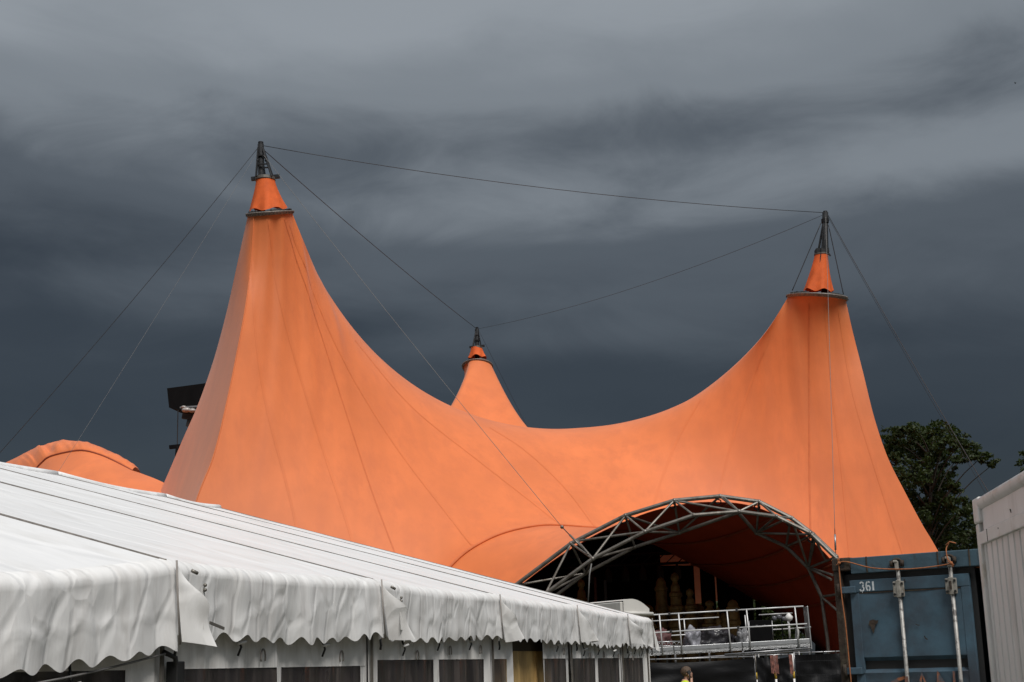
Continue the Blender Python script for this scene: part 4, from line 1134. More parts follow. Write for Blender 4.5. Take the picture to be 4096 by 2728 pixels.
lump('wrapped_bundle', 'long dark bundle wrapped in clear plastic behind the middle railing', 'bundle', 'film', 1000, 0.8, 0.62, 0.45, 0.46, 3.0)
lump('clear_plastic_bag', 'shiny puffed clear plastic bag beside the second rail post', 'plastic bag', 'film_w', 1320, 0.45, 0.19, 0.2, 0.36, 4.0, 0.5).data.materials[0] = mat('clear_film', (0.22, 0.22, 0.23), 0.15, var=0.6, vscale=8, bump=0.9, bscale=9)
o = on_deck(1540, 0.95)
fc = thing('flight_case', 'black equipment flight case on the platform beside the clear plastic bag', 'case', o)
MB().box((-0.34, -0.25, 0.0), (0.34, 0.3, 0.62)).build('case_body', 'black', fc, False, 0.015)
MB().box((-0.345, -0.26, 0.44), (0.345, 0.31, 0.465)).build('case_edging', 'steel_dark', fc, False, 0.004)
for x in (-0.34, 0.34): MB().tube([(x, -0.255, 0.02), (x, -0.255, 0.6)], 0.012, 6).build('corner_edging', 'steel_light', fc, True)
for x in (-0.12, 0.12): MB().box((x - 0.03, -0.268, 0.42), (x + 0.03, -0.255, 0.48)).build('latch', 'steel_light', fc)
o = on_deck(450, 0.3)
tr = thing('truss_segment', 'short aluminium ladder truss lying on the left end of the platform', 'truss', o)
for z in (0.03, 0.15): MB().tube([(-0.42, 0, z), (0.48, 0, z)], 0.018, 8).build('chord', 'rail_alu', tr, True)
for k in range(6):
    x = -0.40 + k * 0.15; MB().tube([(x, 0, 0.03), (x + 0.075, 0, 0.15)], 0.009, 6).build('brace', 'rail_alu', tr, True); MB().tube([(x + 0.075, 0, 0.15), (x + 0.15, 0, 0.03)], 0.009, 6).build('brace', 'rail_alu', tr, True)
o = on_deck(1790, 0.9)
lr = thing('lamp_stand', 'black spotlight rack with clear lamps at the right end of the platform', 'lamp', o)
MB().tube([(0, 0, 0), (0, 0, 0.78)], 0.02, 8).build('stand_pole', 'steel_dark', lr, True)
for x, z in ((-0.22, 0.62), (-0.08, 0.66), (0.06, 0.6), (0.18, 0.64)):
    MB().lathe([(0.02, -0.05), (0.07, -0.03), (0.075, 0.05), (0.05, 0.09)], (x, -0.03, z), 12).build('lamp_head', mat('lamp_glass', (0.10, 0.10, 0.11), 0.12), lr, True)
MB().bar((-0.3, 0, 0.72), (0.3, 0, 0.74), 0.03).build('cross_bar', 'steel_dark', lr)
for a in (0.3, 2.4, 4.5): MB().tube([(0, 0, 0.2), (0.22 * math.cos(a), 0.22 * math.sin(a), 0.0)], 0.012, 6).build('leg', 'steel_dark', lr, True)
o = on_deck(1845, 0.5)
cn = thing('white_reflector', 'white cone reflector lamp beside the black lamp rack on the platform', 'lamp', o)
MB().lathe([(0.02, 0.52), (0.10, 0.58), (0.12, 0.66), (0.04, 0.76), (0.01, 0.78)], n=14).build('reflector', 'white_paint', cn, True)
MB().tube([(0, 0, 0), (0, 0, 0.54)], 0.016, 8).build('pole', 'white_paint', cn, True)
MB().lathe([(0.14, 0), (0.14, 0.02), (0.03, 0.04)], n=14).build('foot', 'steel_dark', cn, True)
o = on_deck(1975, 0.45)
st = thing('grey_stool', 'light grey plastic stool in the right corner of the platform', 'stool', o)
MB().box((-0.17, -0.17, 0.30), (0.17, 0.17, 0.34)).build('seat', 'white_paint', st, False, 0.015)
for x in (-0.13, 0.13):
    for y in (-0.13, 0.13): MB().bar((x, y, 0.30), (x * 1.25, y * 1.25, 0), 0.04).build('leg', 'white_paint', st)
# ------------------------------------------------------------------ stage behind it
stg = thing('stage', 'low black stage floor behind the platform inside the orange tent', 'stage', at(2700, 2640, 54).to_2d().to_3d())
MB().box((-9, -5.5, 0), (7.5, 6.5, 1.5)).build('stage_floor', 'black', stg)
MB().box((-9, -5.52, 1.45), (7.5, -5.5, 1.56)).build('stage_edge', 'steel_dark', stg)
PROF = [(1.0, 0), (1.0, 0.02), (0.8, 0.03), (0.8, 0.20), (1.05, 0.21), (1.05, 0.24), (0.78, 0.26), (0.74, 0.42), (0.95, 0.43), (1.0, 0.46), (0.9, 0.48), (0.68, 0.50),
        (0.66, 0.60), (0.84, 0.61), (0.86, 0.64), (0.6, 0.66), (0.56, 0.74), (0.72, 0.75), (0.7, 0.78), (0.5, 0.80), (0.46, 0.86), (0.3, 0.88), (0.26, 0.905),
        (0.42, 0.925), (0.44, 0.95), (0.34, 0.98), (0.05, 1.0)]
PROF2 = [(1, 0), (1, 0.03), (0.82, 0.04), (0.82, 0.30), (1.06, 0.31), (1.06, 0.35), (0.8, 0.37), (0.8, 0.62), (1.0, 0.63), (1.0, 0.68), (0.82, 0.7), (0.82, 0.84), (0.95, 0.85), (0.95, 0.88), (0.75, 0.9), (0.7, 0.94), (0.45, 0.98), (0.05, 1.0)]
cols = [(2324, 2316, 51.5, 0.30, 0, 'slim golden turned column in the dark left end of the stage'),
        (2585, 2418, 50.0, 0.34, 1, 'blunt golden column standing right behind the white cabin'),
        (2642, 2308, 50.6, 0.24, 1, 'slender golden column just left of the tallest one'),
        (2698, 2290, 50.2, 0.33, 0, 'tallest golden column with a ball finial'),
        (2758, 2354, 50.0, 0.30, 0, 'golden spired column just right of the tallest one'),
        (2790, 2414, 50.8, 0.30, 1, 'low flat-topped golden column behind the spired one'),
        (2668, 2420, 51.0, 0.22, 1, 'low golden column in the gap before the tallest one'),
        (2837, 2401, 49.6, 0.36, 0, 'stout golden column above the middle of the railing'),
        (2871, 2430, 49.0, 0.17, 0, 'thinnest small golden column beside the stout one'),
        (2894, 2450, 49.2, 0.20, 1, 'shortest golden column half hidden by the railing'),
        (2930, 2398, 49.0, 0.25, 1, 'golden dome-topped column furthest to the right'),
        (2730, 2424, 51.2, 0.24, 1, 'squat golden column behind the tallest one')]
for x, y, Y, r, kind, lab in cols:
    p = at(x, y, Y); z0 = 1.5; h = p.z - z0
    t = thing('golden_column', lab, 'column', (p.x, p.y, z0), 0, 'golden columns on the stage')
    pr = PROF if kind == 0 else PROF2
    cut = 0.86
    MB().lathe([(a * r, b * h) for a, b in pr if b <= cut], n=18).build('shaft', 'gold', t, 'auto')
    MB().lathe([(a * r, b * h) for a, b in pr if b >= cut - 0.02], n=18).build('finial', 'gold', t, 'auto')
# black drapes round the stage
def drape(name, label, x0, x1, y_top, Y, seed, zb=0.0, mm='black', sl=0.0):
    a, b = at(x0, y_top, Y), at(x1, y_top + sl, Y)
    o = Vector(((a.x + b.x) / 2, Y, zb)); n, k = 50, 8
    Gd = np.zeros((k, n, 3))
    for j in range(n):
        t = j / (n - 1); x = a.x + (b.x - a.x) * t; zt = a.z + (b.z - a.z) * t
        for i in range(k):
            v = i / (k - 1)
            yy = Y + 0.10 * math.sin(t * (b.x - a.x) * 12 + seed + math.sin(t * 9)) * (0.4 + 0.6 * v)
            Gd[i, j] = (x - o.x, yy - o.y, zt + (zb - zt) * v - zb)
    ob = MB().grid(Gd).build(name, mm, None, True); ob.location = o
    return tag(ob, label, 'curtain', 'black drapes round the stage', 'thing')
drape('stage_drape', 'wide black drape closing off the back of the stage left of the columns', 1700, 2640, 2215, 58.5, 0.3)
drape('stage_drape', 'black drape behind the tallest golden columns', 2630, 2774, 2262, 58.0, 1.3)
drape('stage_drape', 'narrow black drape beside the pale gap in the backdrop', 2798, 2856, 2262, 57.5, 2.3, 0, 'black', 6)
drape('stage_drape', 'broad black drape right of the gap under the sloping canopy edge', 2862, 3010, 2268, 57.0, 3.3, 0, 'black', 90)
drape('stage_drape', 'narrow black drape furthest to the right below the canopy edge', 3016, 3042, 2345, 56.0, 4.1, 0, 'black', 15)
drape('stage_drape', 'long black side drape running low behind the platform', 1500, 2240, 2330, 53.5, 5.1)
drape('stage_border', 'black overhead border drape hanging above the stage columns', 1850, 2775, 2120, 56.5, 6.2, at(2500, 2225, 56.5).z, 'black', -6)
lt = thing('lighting_truss', 'black lighting truss hanging above the golden columns', 'truss', at(2560, 2262, 55))
a, b = at(2230, 2275, 55) - lt.location, at(2760, 2248, 55) - lt.location
for dz, dy in ((0, 0), (0.4, 0), (0.4, 0.4), (0, 0.4)): MB().tube([a + Vector((0, dy, dz)), b + Vector((0, dy, dz))], 0.04, 7).build('chord', 'steel_dark', lt, True)
for k in range(11):
    p, q = a.lerp(b, k / 11), a.lerp(b, (k + 1) / 11); MB().tube([p, q + Vector((0, 0, 0.4))], 0.022, 6).build('brace', 'steel_dark', lt, True)
for k in range(7):
    p = a.lerp(b, 0.12 + 0.13 * k)
    MB().lathe([(0.10, -0.62), (0.14, -0.58), (0.13, -0.25), (0.06, -0.12), (0.02, 0.0)], p, 12).build('stage_lamp', 'rubber', lt, True)
for x in (0.15, 0.85):
    p = a.lerp(b, x); MB().tube([p + Vector((0, 0, 0.4)), p + Vector((0, 0, 2.2))], 0.015, 6).build('chain', 'steel_dark', lt, True)
for k, (x, y0_, y1_, Y) in enumerate(((2380, 2310, 2420, 49), (2420, 2320, 2420, 49.3), (2252, 2350, 2420, 49))):
    p, q = at(x, y0_, Y), at(x + 4, y1_, Y); g = Vector((q.x, q.y, 0))
    t = thing('scaffold_pole', ['red-brown scaffold pole left of the hanging strap shadow', 'grey scaffold pole standing in the dark beside the red-brown one', 'thin scaffold pole deep under the left foot of the arch'][k], 'pole', g, 0, 'poles under the arch')
    MB().tube([(0, 0, 0), (p.x - g.x, 0, p.z)], 0.045, 8).build('tube', mat('pole_paint', ((0.16, 0.06, 0.045), (0.10, 0.10, 0.10), (0.10, 0.06, 0.05))[k], 0.5), t, True)
    MB().box((-0.1, -0.1, 0), (0.1, 0.1, 0.02)).build('foot_plate', 'steel_dark', t)

# ------------------------------------------------------------------ site fence with black sheeting
FY = 38.0
def fence(x0, x1, yt0, yt1, label, seed, mesh):
    a, b = at(x0, yt0, FY), at(x1, yt1, FY); g = Vector((a.x, FY, 0)); w = b.x - a.x
    t = thing('site_fence', label, 'fence', g, 0, 'fence panels with black sheeting')
    for x, z in ((0, a.z), (w, b.z)): MB().tube([(x, 0, 0), (x, 0, z + 0.02)], 0.021, 8).build('post', 'steel_light', t, True)
    MB().tube([(0, 0, a.z), (w, 0, b.z)], 0.019, 8).build('top_tube', 'steel_light', t, True)
    MB().tube([(0, 0, 0.15), (w, 0, 0.15)], 0.019, 8).build('bottom_tube', 'steel_light', t, True)
    n, k = 60, 26; Gd = np.zeros((k, n, 3))
    for j in range(n):
        u = j / (n - 1); zt = a.z + (b.z - a.z) * u - 0.03 - (0.07 * math.sin(math.pi * u) if not mesh else 0.02)
        for i in range(k):
            v = i / (k - 1)
            q = 0.05 * math.sin(9 * (u * 0.9 + v * 0.5) + seed) * math.sin(math.pi * v) + 0.05 * mnoise.noise((u * 4 + seed, v * 3, 0)) + 0.03 * mnoise.noise((u * 3 + v * 6, v * 8 - u * 5, seed))
            Gd[i, j] = (u * w, -0.05 + q * 1.3, zt * (1 - v) + 0.05 * v)
    MB().grid(Gd).build('sheeting', 'black_gloss', t, True)
    if mesh:
        wm = MB()
        for k_ in range(int(w / 0.1)): wm.tube([(k_ * 0.1 + 0.05, -0.13, 0.15), (k_ * 0.1 + 0.05, -0.13, a.z - 0.02)], 0.0035, 4)
        for z in (0.5, 0.9, 1.3, 1.65): wm.tube([(0, -0.13, z), (w, -0.13, z)], 0.0035, 4)
        tag(wm.build('wire_mesh', 'steel_dark', t), kind='stuff')
    for k_ in range(5): MB().tube([(w * (0.08 + 0.2 * k_), -0.03, a.z + (b.z - a.z) * (0.1 + 0.2 * k_) - 0.05), (w * (0.08 + 0.2 * k_), -0.02, a.z + (b.z - a.z) * (0.1 + 0.2 * k_) + 0.03)], 0.012, 6).build('cable_tie', 'white_paint' if k_ == 0 else 'rubber', t)
fence(2470, 3015, 2642, 2626, 'wire fence panel with creased black sheeting behind the man', 0.5, False)
fence(3022, 3172, 2622, 2617, 'narrow black-sheeted fence panel behind the taped poles', 2.2, False)
fence(3176, 3420, 2612, 2603, 'black-sheeted mesh fence panel beside the blue container', 4.4, True)
MT['tape_red'] = mat('red_white_tape', (0.22, 0.085, 0.065), 0.6, var=0.8, vscale=30, stretch=(1, 1, 0.4))
MT['tape_yellow'] = mat('yellow_paint', (0.55, 0.36, 0.03), 0.6, var=0.3, vscale=10)
def marker(x, y0_, kind, label):
    p = at(x, y0_, FY - 0.35); t = thing('marker_pole', label, 'pole', (p.x, p.y, 0), 0, 'poles leaning on the fence')
    ls = [(0.0, 0.75, 'tape_yellow'), (0.75, 1.22, 'white_paint'), (1.22, 1.40, 'tape_yellow'), (1.40, p.z, 'white_paint' if kind else 'steel_grey')]
    for z0, z1, mm in ls: MB().tube([(0.03 * (1 - z0 / 2), 0, z0), (0.03 * (1 - z1 / 2), 0, z1)], 0.028 if kind else 0.014, 8).build('pole_band', mm, t, True)
    if kind:
        for k_ in range(6 if kind == 1 else 3):
            xx = -0.10 + 0.034 * k_ if kind == 1 else -0.08 + 0.03 * k_
            zz = p.z - 0.02; ln = random.uniform(0.42, 0.52)
            MB().bar((xx, -0.03, zz), (xx + 0.012, -0.035, zz - ln), 0.026, 0.008, up=(0, 1, 0)).build('tape_strand', 'tape_red', t)
marker(3020, 2618, 0, 'thin grey pole with a yellow band at the edge of the creased sheeting')
marker(3096, 2618, 1, 'pole hung with a thick bunch of red and white barrier tape')
marker(3168, 2615, 2, 'white pole with a yellow band and a few strands of red tape')

# ------------------------------------------------------------------ small white cabin behind the end of the tent
cb = at(2484, 2420, 28.0)
ang = math.atan2(0.53, 0.85)
cab = thing('white_cabin', 'small white cabin with a rounded roof cap behind the end of the marquee', 'cabin', (cb.x, cb.y, 0), ang)
CZ = cb.z + 0.08
MT['cabin'] = mat('cream_white_panel', (0.60, 0.585, 0.55), 0.45, var=0.06, vscale=3, dirt=(0.42, 0.38, 0.33), dscale=4, dlo=0.55, dhi=0.85, dstretch=(1, 1, 0.3))
MB().box((0.0, 0.0, 0.12), (0.62, 2.6, CZ - 0.22)).build('cabin_wall', 'cabin', cab, False, 0.02)
MB().box((-0.03, -0.02, CZ - 0.26), (0.05, 2.64, CZ - 0.02)).build('roof_fascia', 'cabin', cab, False, 0.015)
Gc = np.zeros((14, 2, 3))
for i in range(14):
    a = i / 13; Gc[i, 0] = (0.02 + 0.62 * a, -0.05, CZ - 0.03 + 0.09 * math.sin(math.pi * (a * 0.75 + 0.12)) - 0.16 * a * a); Gc[i, 1] = Gc[i, 0] + np.array([0, 2.68, 0])
rf = MB().grid(Gc).build('roof_cap', 'cabin', cab, True)
MB().add([tuple(p) for p in Gc[:, 0]] + [(0.64, -0.05, CZ - 0.30), (0.02, -0.05, CZ - 0.30)], [tuple(range(16))]).build('cap_end', 'cabin', rf)
MB().tube([(0.0, -0.075, CZ - 0.235), (0.70, -0.075, CZ - 0.255)], 0.035, 10).build('gutter', 'cabin', cab, True)
for x in (0.055, 0.56): MB().box((x, -0.012, CZ - 0.46), (x + 0.035, 0.002, CZ - 0.40)).build('reflector', mat('red_reflector', (0.25, 0.01, 0.015), 0.3), cab)
MB().box((0.11, -0.008, CZ - 0.52), (0.24, 0.002, CZ - 0.36)).build('notice', mat('pink_notice', (0.5, 0.40, 0.38), 0.6, var=0.3, vscale=25), cab)
for k_ in range(3): MB().box((0.40 + 0.035 * k_, -0.010, CZ - 0.62), (0.412 + 0.035 * k_, 0.002, CZ - 0.34)).build('vent_slot', 'steel_dark', cab)
MB().box((0.0, -0.01, 0.25), (0.05, 0.06, CZ - 0.24)).build('corner_trim', 'rail_alu', cab, False, 0.005)

# ------------------------------------------------------------------ lighting rig behind the left peak
RY2 = 62.0
r0 = at(850, 2600, RY2); r0.z = 0
rig = thing('lighting_tower', 'black lighting tower with a boxy hood half hidden by the left peak', 'lighting tower', r0)
def rw(px, py, dY=0.0): return at(px, py, RY2 + dY) - r0
q = [rw(668, 1553), rw(900, 1522), rw(900, 1636), rw(715, 1640), rw(676, 1630)]
MB().add([tuple(v) for v in q] + [tuple(v + Vector((0.2, 1.4, 0))) for v in q], [(4, 3, 2, 1, 0), (5, 6, 7, 8, 9)] + [(i, (i + 1) % 5, 5 + (i + 1) % 5, 5 + i) for i in range(5)]).build('hood_box', 'black', rig)
MB().tube([rw(712, 1640), rw(709, 1785)], 0.022, 6).build('drop_cable', 'rubber', rig)
MB().bar(rw(678, 1789), rw(725, 1784), 0.16).build('cable_arm', 'black', rig)
MB().tube([rw(712, 1785), rw(703, 1830)], [0.10, 0.04], 8).build('cable_reel', 'black', rig, True)
MB().bar(rw(720, 1630, -.3), rw(840, 1622, -.3), 0.07).build('lamp_bar', 'steel_light', rig)
for x, y, s in ((745, 1640, .16), (768, 1642, .14), (735, 1628, .09)): MB().ball(rw(x, y, -.35), s, 12, 8, (1.3, 1, .7)).build('lamp', mat('lamp_glass_w', (0.35, 0.33, 0.31), 0.2), rig, True)
MB().bar(rw(730, 1665), rw(840, 1680), 0.22).build('speaker_cabinet', 'rubber', rig)
MB().bar(rw(748, 1692), rw(760, 1694), 0.2, 0.3).build('speaker_cabinet', 'rubber', rig)
MB().tube([rw(880, 1540, .7), Vector((0.3, 0.7, 0))], 0.2, 8).build('tower_mast', 'steel_dark', rig)

# ------------------------------------------------------------------ trees
MT['bark'] = mat('bark', (0.045, 0.036, 0.028), 0.9, var=0.4, vscale=5, bump=0.5, bscale=20)
def leafmat(name, col, tcol):
    m = mat(name, col, 0.6, var=0.45, vscale=0.6, trans=(0.25, tcol), spec=0.3, dirt=tuple(c * 0.55 for c in col), dscale=2.2, dlo=0.5, dhi=0.7)
    return m
MT['leaf'] = leafmat('dark_foliage', (0.030, 0.046, 0.010), (0.04, 0.065, 0.008))
MT['leaf2'] = leafmat('deep_foliage', (0.030, 0.046, 0.014), (0.04, 0.06, 0.012))
def tree(name, label, Y, foot_px, clusters, leaf=0.26, per=420, seed=1, mm='leaf', fork=0.35, group=None):
    r_ = np.random.default_rng(seed); rr = random.Random(seed)
    f = at(foot_px, 2640, Y); foot = Vector((f.x, f.y, 0))
    t = thing(name, label, 'tree', foot, 0, group)
    cl = [(at(x, y, Y + rr.uniform(-2.5, 2.5)) - foot, rx * Y / FPX, ry * Y / FPX) for x, y, rx, ry in clusters]
    top = max(c[0].z for c in cl); cx = sum(c[0].x for c in cl) / len(cl)
    spine = [Vector((0, 0, 0)), Vector((0.12, 0, top * 0.25)), Vector((cx * 0.5, 0.1, top * 0.55)), Vector((cx * 0.8, 0, top * 0.88))]
    MB().tube(crom(spine, 14), [0.28 * (1 - 0.85 * i / 13) + 0.02 for i in range(14)], 9).build('trunk', 'bark', t, True)
    sp_ = crom(spine, 40)
    for c, rx, ry in cl:
        zz = max(top * 0.18, c.z - (abs(c.x) * 0.5 + 1.2)); k = int(np.argmin(abs(sp_[:, 2] - zz)))
        s = Vector(sp_[k]); mid = s.lerp(c, 0.55) + Vector((0, 0, 0.35))
        MB().tube(crom([s, mid, c + Vector((0, 0, ry * 0.2))], 8), [0.06 - 0.006 * i for i in range(8)], 6).build('limb', 'bark', t, True)
    vs, fs = [], []
    for c, rx, ry in cl:
        n = int(per * (rx * ry) * 5.5) + 80
        sub = [(r_.normal(0, 0.62, 3)) for _ in range(max(6, n // 30))]
        for i in range(n):
            s = sub[r_.integers(len(sub))] + r_.normal(0, 0.16, 3)
            p = Vector((c.x + s[0] * rx, c.y + s[1] * (rx + ry) * 0.5, c.z + s[2] * ry + 0.1 * ry))
            nrm = Vector((r_.normal(0, 1), r_.normal(0, 1), r_.normal(0.6, 1))).normalized()
            u = nrm.orthogonal().normalized(); u = u * math.cos(i) + nrm.cross(u) * math.sin(i); v = nrm.cross(u)
            L_ = leaf * r_.uniform(0.55, 1.2); w_ = L_ * 0.55; o = len(vs)
            vs += [p - u * L_ / 2, p + v * w_ / 2, p + u * L_ / 2, p - v * w_ / 2]; fs.append((o, o + 1, o + 2, o + 3))
    MB().add(vs, fs).build('crown', mm, t)
    return t
tree('broadleaf_tree', 'tall dark green tree with a spreading crown behind the right peak', 80, 3690,
     [(3660, 1725, 70, 26), (3735, 1715, 60, 26), (3600, 1745, 50, 30), (3560, 1775, 45, 34), (3700, 1770, 80, 34), (3790, 1770, 62, 30), (3850, 1775, 50, 26), (3880, 1805, 60, 26),
      (3930, 1830, 45, 20), (3975, 1858, 34, 14), (3620, 1800, 70, 36), (3560, 1840, 50, 45), (3690, 1835, 75, 40), (3770, 1830, 55, 32), (3830, 1840, 40, 22), (3640, 1890, 70, 40),
      (3720, 1895, 60, 34), (3800, 1895, 36, 26), (3600, 1950, 55, 45), (3690, 1950, 55, 38), (3760, 1955, 55, 30), (3810, 1950, 28, 22), (3650, 2020, 55, 44), (3730, 2010, 60, 40), (3800, 2010, 50, 30),
      (3860, 2035, 45, 26), (3890, 2030, 26, 20), (3700, 2080, 60, 40), (3780, 2080, 60, 40), (3850, 2095, 50, 34), (3760, 2140, 55, 36), (3830, 2150, 60, 34), (3900, 2140, 50, 40), (3720, 2190, 50, 34), (3800, 2200, 60, 30), (3880, 2200, 60, 34)],
     0.24, 300, 3)
tree('broadleaf_tree', 'dark tree cut off by the right edge above the white container', 84, 4190,
     [(4110, 1845, 34, 20), (4150, 1870, 50, 30), (4130, 1930, 44, 34), (4200, 1850, 70, 50), (4190, 1930, 80, 50), (4120, 2000, 50, 40), (4220, 2020, 90, 60), (4260, 1900, 80, 60), (4180, 2090, 90, 50)], 0.24, 300, 5)
for k, (x, lab) in enumerate(((2700, 'leafy tree glimpsed through the gap behind the tallest golden columns'), (2880, 'pale green tree glimpsed in the gap between the black drapes'),
                              (3080, 'sunlit green tree glimpsed under the canopy edge above the railing'))):
    tree('broadleaf_tree', lab, 104, x, [(x - 60, 2420, 80, 50), (x + 10, 2370, 80, 50), (x + 70, 2430, 80, 60), (x - 80, 2500, 90, 60), (x + 40, 2500, 100, 60), (x, 2560, 120, 60)], 0.34, 160, 11 + k, 'leaf', group='trees beyond the stage')

# ------------------------------------------------------------------ the man on the phone
def skin(name, verts, edges, mm, parent, sub=2, root=0):
    me = bpy.data.meshes.new(name)
    me.from_pydata([v[:3] for v in verts], edges, [])
    ob = bpy.data.objects.new(name, me); C.objects.link(ob)
    if parent: ob.parent = parent
    ob.modifiers.new('skin', 'SKIN').use_smooth_shade = True
    if not me.skin_vertices: me.attributes.new
    for i, v in enumerate(verts):
        sv = me.skin_vertices[0].data[i]
        r = v[3]; sv.radius = r if isinstance(r, tuple) else (r, r)
        sv.use_root = (i == root)
    s = ob.modifiers.new('sub', 'SUBSURF'); s.levels = sub; s.render_levels = sub
    me.materials.append(MT[mm] if isinstance(mm, str) else mm)
    return ob
MT['skin'] = mat('skin', (0.42, 0.235, 0.165), 0.5, var=0.08, vscale=20)
MT['hair'] = mat('brown_hair', (0.085, 0.05, 0.028), 0.6, var=0.5, vscale=60, bump=0.6, bscale=90)
MT['hiviz'] = mat('hi_vis_yellow', (0.55, 0.68, 0.03), 0.6, var=0.1, vscale=8)
MT['trouser'] = mat('dark_work_trousers', (0.02, 0.022, 0.03), 0.8, var=0.2)
hp = at(2745, 2666, 29.0)
man = thing('person', 'man in a yellow hi-vis vest holding a phone to his ear by the black fence', 'person', (hp.x - 0.06, hp.y, 0))
k_ = hp.z / 1.625
man.scale = (k_, k_, k_)
BV = [(0, 0, 0.88, (0.13, 0.16)), (0, 0, 1.05, (0.115, 0.145)), (0.02, 0, 1.20, (0.12, 0.17)), (0.03, 0, 1.30, (0.09, 0.13)), (0.045, 0, 1.375, 0.055), (0.06, 0, 1.43, 0.055),
      (0.065, 0, 1.48, (0.082, 0.07)), (0.065, 0, 1.54, (0.094, 0.076)), (0.06, 0, 1.585, (0.06, 0.05)),
      (0.02, -0.17, 1.29, 0.058), (0.10, -0.25, 1.10, 0.044), (0.13, -0.16, 1.28, 0.034), (0.135, -0.115, 1.38, 0.028), (0.14, -0.105, 1.43, (0.034, 0.018)),
      (0.02, 0.17, 1.29, 0.058), (0.0, 0.22, 1.05, 0.044), (0.06, 0.23, 0.84, 0.032), (0.08, 0.23, 0.76, (0.03, 0.018)),
      (0.0, -0.09, 0.82, 0.09), (0.03, -0.10, 0.46, 0.058), (0.0, -0.11, 0.09, 0.042), (0.12, -0.12, 0.03, 0.035),
      (0.0, 0.09, 0.82, 0.09), (-0.02, 0.10, 0.46, 0.058), (-0.06, 0.11, 0.09, 0.042), (0.06, 0.12, 0.03, 0.035),
      (0.145, 0, 1.475, 0.022), (0.165, 0, 1.505, 0.012), (0.135, 0, 1.425, 0.024)]
BE = [(0, 1), (1, 2), (2, 3), (3, 4), (4, 5), (5, 6), (6, 7), (7, 8), (3, 9), (9, 10), (10, 11), (11, 12), (12, 13), (3, 14), (14, 15), (15, 16), (16, 17), (0, 18), (18, 19), (19, 20), (20, 21), (0, 22), (22, 23), (23, 24), (24, 25), (6, 28)]
BV = BV[:26] + [BV[28]]; BE = BE[:-1] + [(6, 26)]
skin('body', BV, BE, 'skin', man)
def chain(name, pts, r, mm, par=man): return skin(name, [(*p, r * (1 - 0.12 * i)) for i, p in enumerate(pts)], [(i, i + 1) for i in range(len(pts) - 1)], mm, par, 1)
for i in range(4):
    zf = 1.475 - 0.017 * i; chain('finger', [(0.125, -0.115, 1.44 - 0.004 * i), (0.155, -0.135, zf - 0.005), (0.14, -0.152, zf + 0.012), (0.115, -0.15, zf + 0.018)], 0.0095, 'skin')
chain('thumb', [(0.12, -0.105, 1.415), (0.095, -0.11, 1.44), (0.075, -0.118, 1.47)], 0.011, 'skin')
MB().add([(0.168, -0.014, 1.478), (0.168, 0.014, 1.478), (0.145, -0.018, 1.478), (0.145, 0.018, 1.478), (0.150, 0, 1.525), (0.182, 0, 1.484), (0.15, 0, 1.468)],
         [(0, 5, 4), (5, 1, 4), (0, 4, 2), (1, 3, 4), (0, 2, 6), (0, 6, 5), (5, 6, 1), (1, 6, 3)]).build('nose', 'skin', man, True)
for s in (-1, 1):
    MB().ball((0.146, 0.034 * s, 1.522), 0.012, 8, 6).build('eye', mat('eye', (0.03, 0.025, 0.02), 0.3), man, True)
    MB().ball((0.05, 0.078 * s, 1.50), 0.028, 10, 7, (0.7, 0.4, 1.2)).build('ear', 'skin', man, True)
MB().tube([(0.150, -0.026, 1.447), (0.160, 0, 1.449), (0.150, 0.026, 1.447)], 0.006, 6).build('mouth', mat('lips', (0.30, 0.13, 0.11), 0.5), man, True)
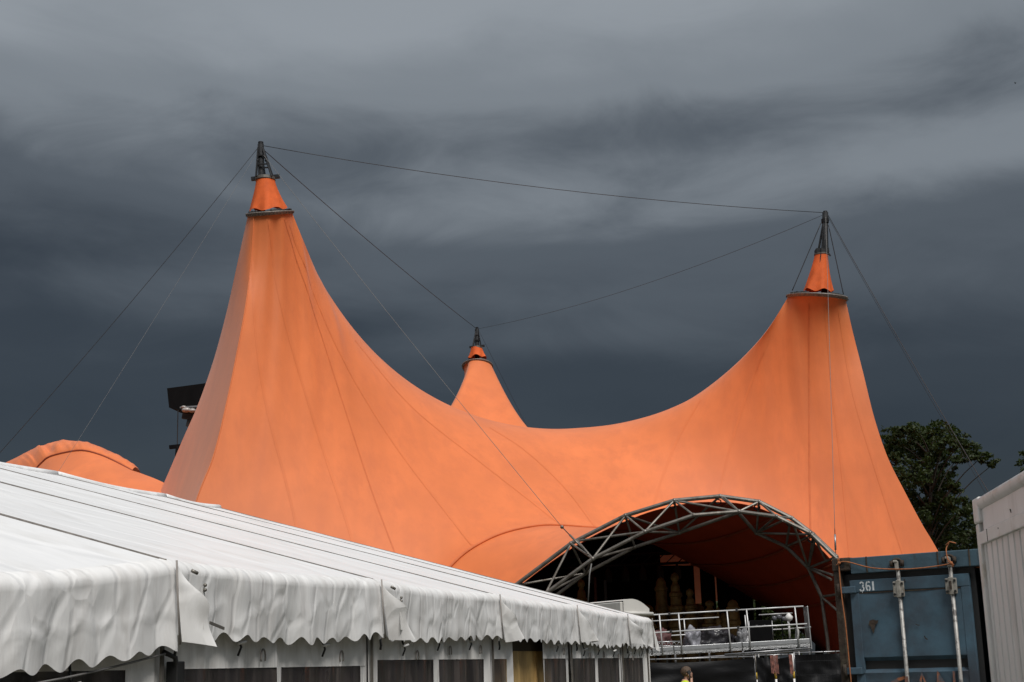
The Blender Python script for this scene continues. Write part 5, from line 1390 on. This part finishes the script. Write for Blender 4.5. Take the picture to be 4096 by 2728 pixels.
# hair: a cap that leaves the face free
n, kk = 26, 12; vs = []
for i in range(kk + 1):
    ph_ = math.pi * 0.5 * (1 - i / kk * 1.55)
    for j in range(n):
        a = 2 * math.pi * j / n
        front = max(0, math.cos(a))
        ph2 = max(ph_, 0.55 * front - 0.05 if front > 0.25 else ph_)
        rr_ = 1 + 0.06 * mnoise.noise((math.cos(a) * 3, math.sin(a) * 3, i * 0.6)) + 0.03 * random.random()
        vs.append((0.055 + 0.107 * rr_ * math.cos(ph2) * math.cos(a), 0.092 * rr_ * math.cos(ph2) * math.sin(a), 1.525 + 0.105 * rr_ * math.sin(ph2)))
MB().add(vs, [(i * n + j, i * n + (j + 1) % n, (i + 1) * n + (j + 1) % n, (i + 1) * n + j) for i in range(kk) for j in range(n)]).build('hair', 'hair', man, True)
skin('vest', [(0, 0, 0.80, (0.145, 0.185)), (0, 0, 1.0, (0.14, 0.175)), (0.02, 0, 1.2, (0.145, 0.20)), (0.035, 0, 1.36, (0.085, 0.13)), (0.02, -0.165, 1.325, 0.078), (0.05, -0.215, 1.20, 0.062), (0.02, 0.165, 1.30, 0.072), (0.015, 0.2, 1.18, 0.062)],
     [(0, 1), (1, 2), (2, 3), (3, 4), (4, 5), (3, 6), (6, 7)], 'hiviz', man)
skin('trousers', [(0, 0, 0.90, (0.135, 0.17)), (0.0, -0.09, 0.80, 0.105), (0.03, -0.10, 0.46, 0.075), (0.0, -0.11, 0.10, 0.062), (0.0, 0.09, 0.80, 0.105), (-0.02, 0.10, 0.46, 0.075), (-0.06, 0.11, 0.10, 0.062)],
     [(0, 1), (1, 2), (2, 3), (0, 4), (4, 5), (5, 6)], 'trouser', man)
for bx, by in ((0.0, -0.115), (-0.06, 0.115)): MB().ball((bx + 0.06, by, 0.045), 0.06, 12, 8, (2.1, 0.85, 0.75)).build('boot', 'rubber', man, True)
ph_o = MB().box((-0.005, -0.006, -0.07), (0.06, 0.006, 0.07)).build('mobile_phone', 'rubber', None, False, 0.006)
ph_o.location = Vector(man.location) + Vector((0.085, -0.112, 1.47)) * k_; ph_o.rotation_euler = (rad(-8), rad(-20), 0)
tag(ph_o, 'black mobile phone pressed to the ear of the man in hi-vis', 'phone')

# ------------------------------------------------------------------ a bird high up at the right
bp_ = at(4062, 332, 110)
bird = thing('bird', 'tiny dark bird flying high at the right edge of the sky', 'bird', bp_)
MB().ball((0, 0, 0), 0.05, 10, 7, (0.8, 2.0, 0.8)).build('bird_body', 'rubber', bird, True)
for s in (-1, 1): MB().add([(0.02 * s, 0.05, 0.01), (0.10 * s, 0.02, 0.09), (0.17 * s, -0.03, 0.10), (0.09 * s, -0.06, 0.06), (0.02 * s, -0.05, 0.01)], [(0, 1, 2, 3, 4)]).build('wing', 'rubber', bird)
MB().add([(-0.02, 0.09, 0), (0.02, 0.09, 0), (0.04, 0.17, 0), (-0.04, 0.17, 0)], [(0, 1, 2, 3)]).build('tail', 'rubber', bird)
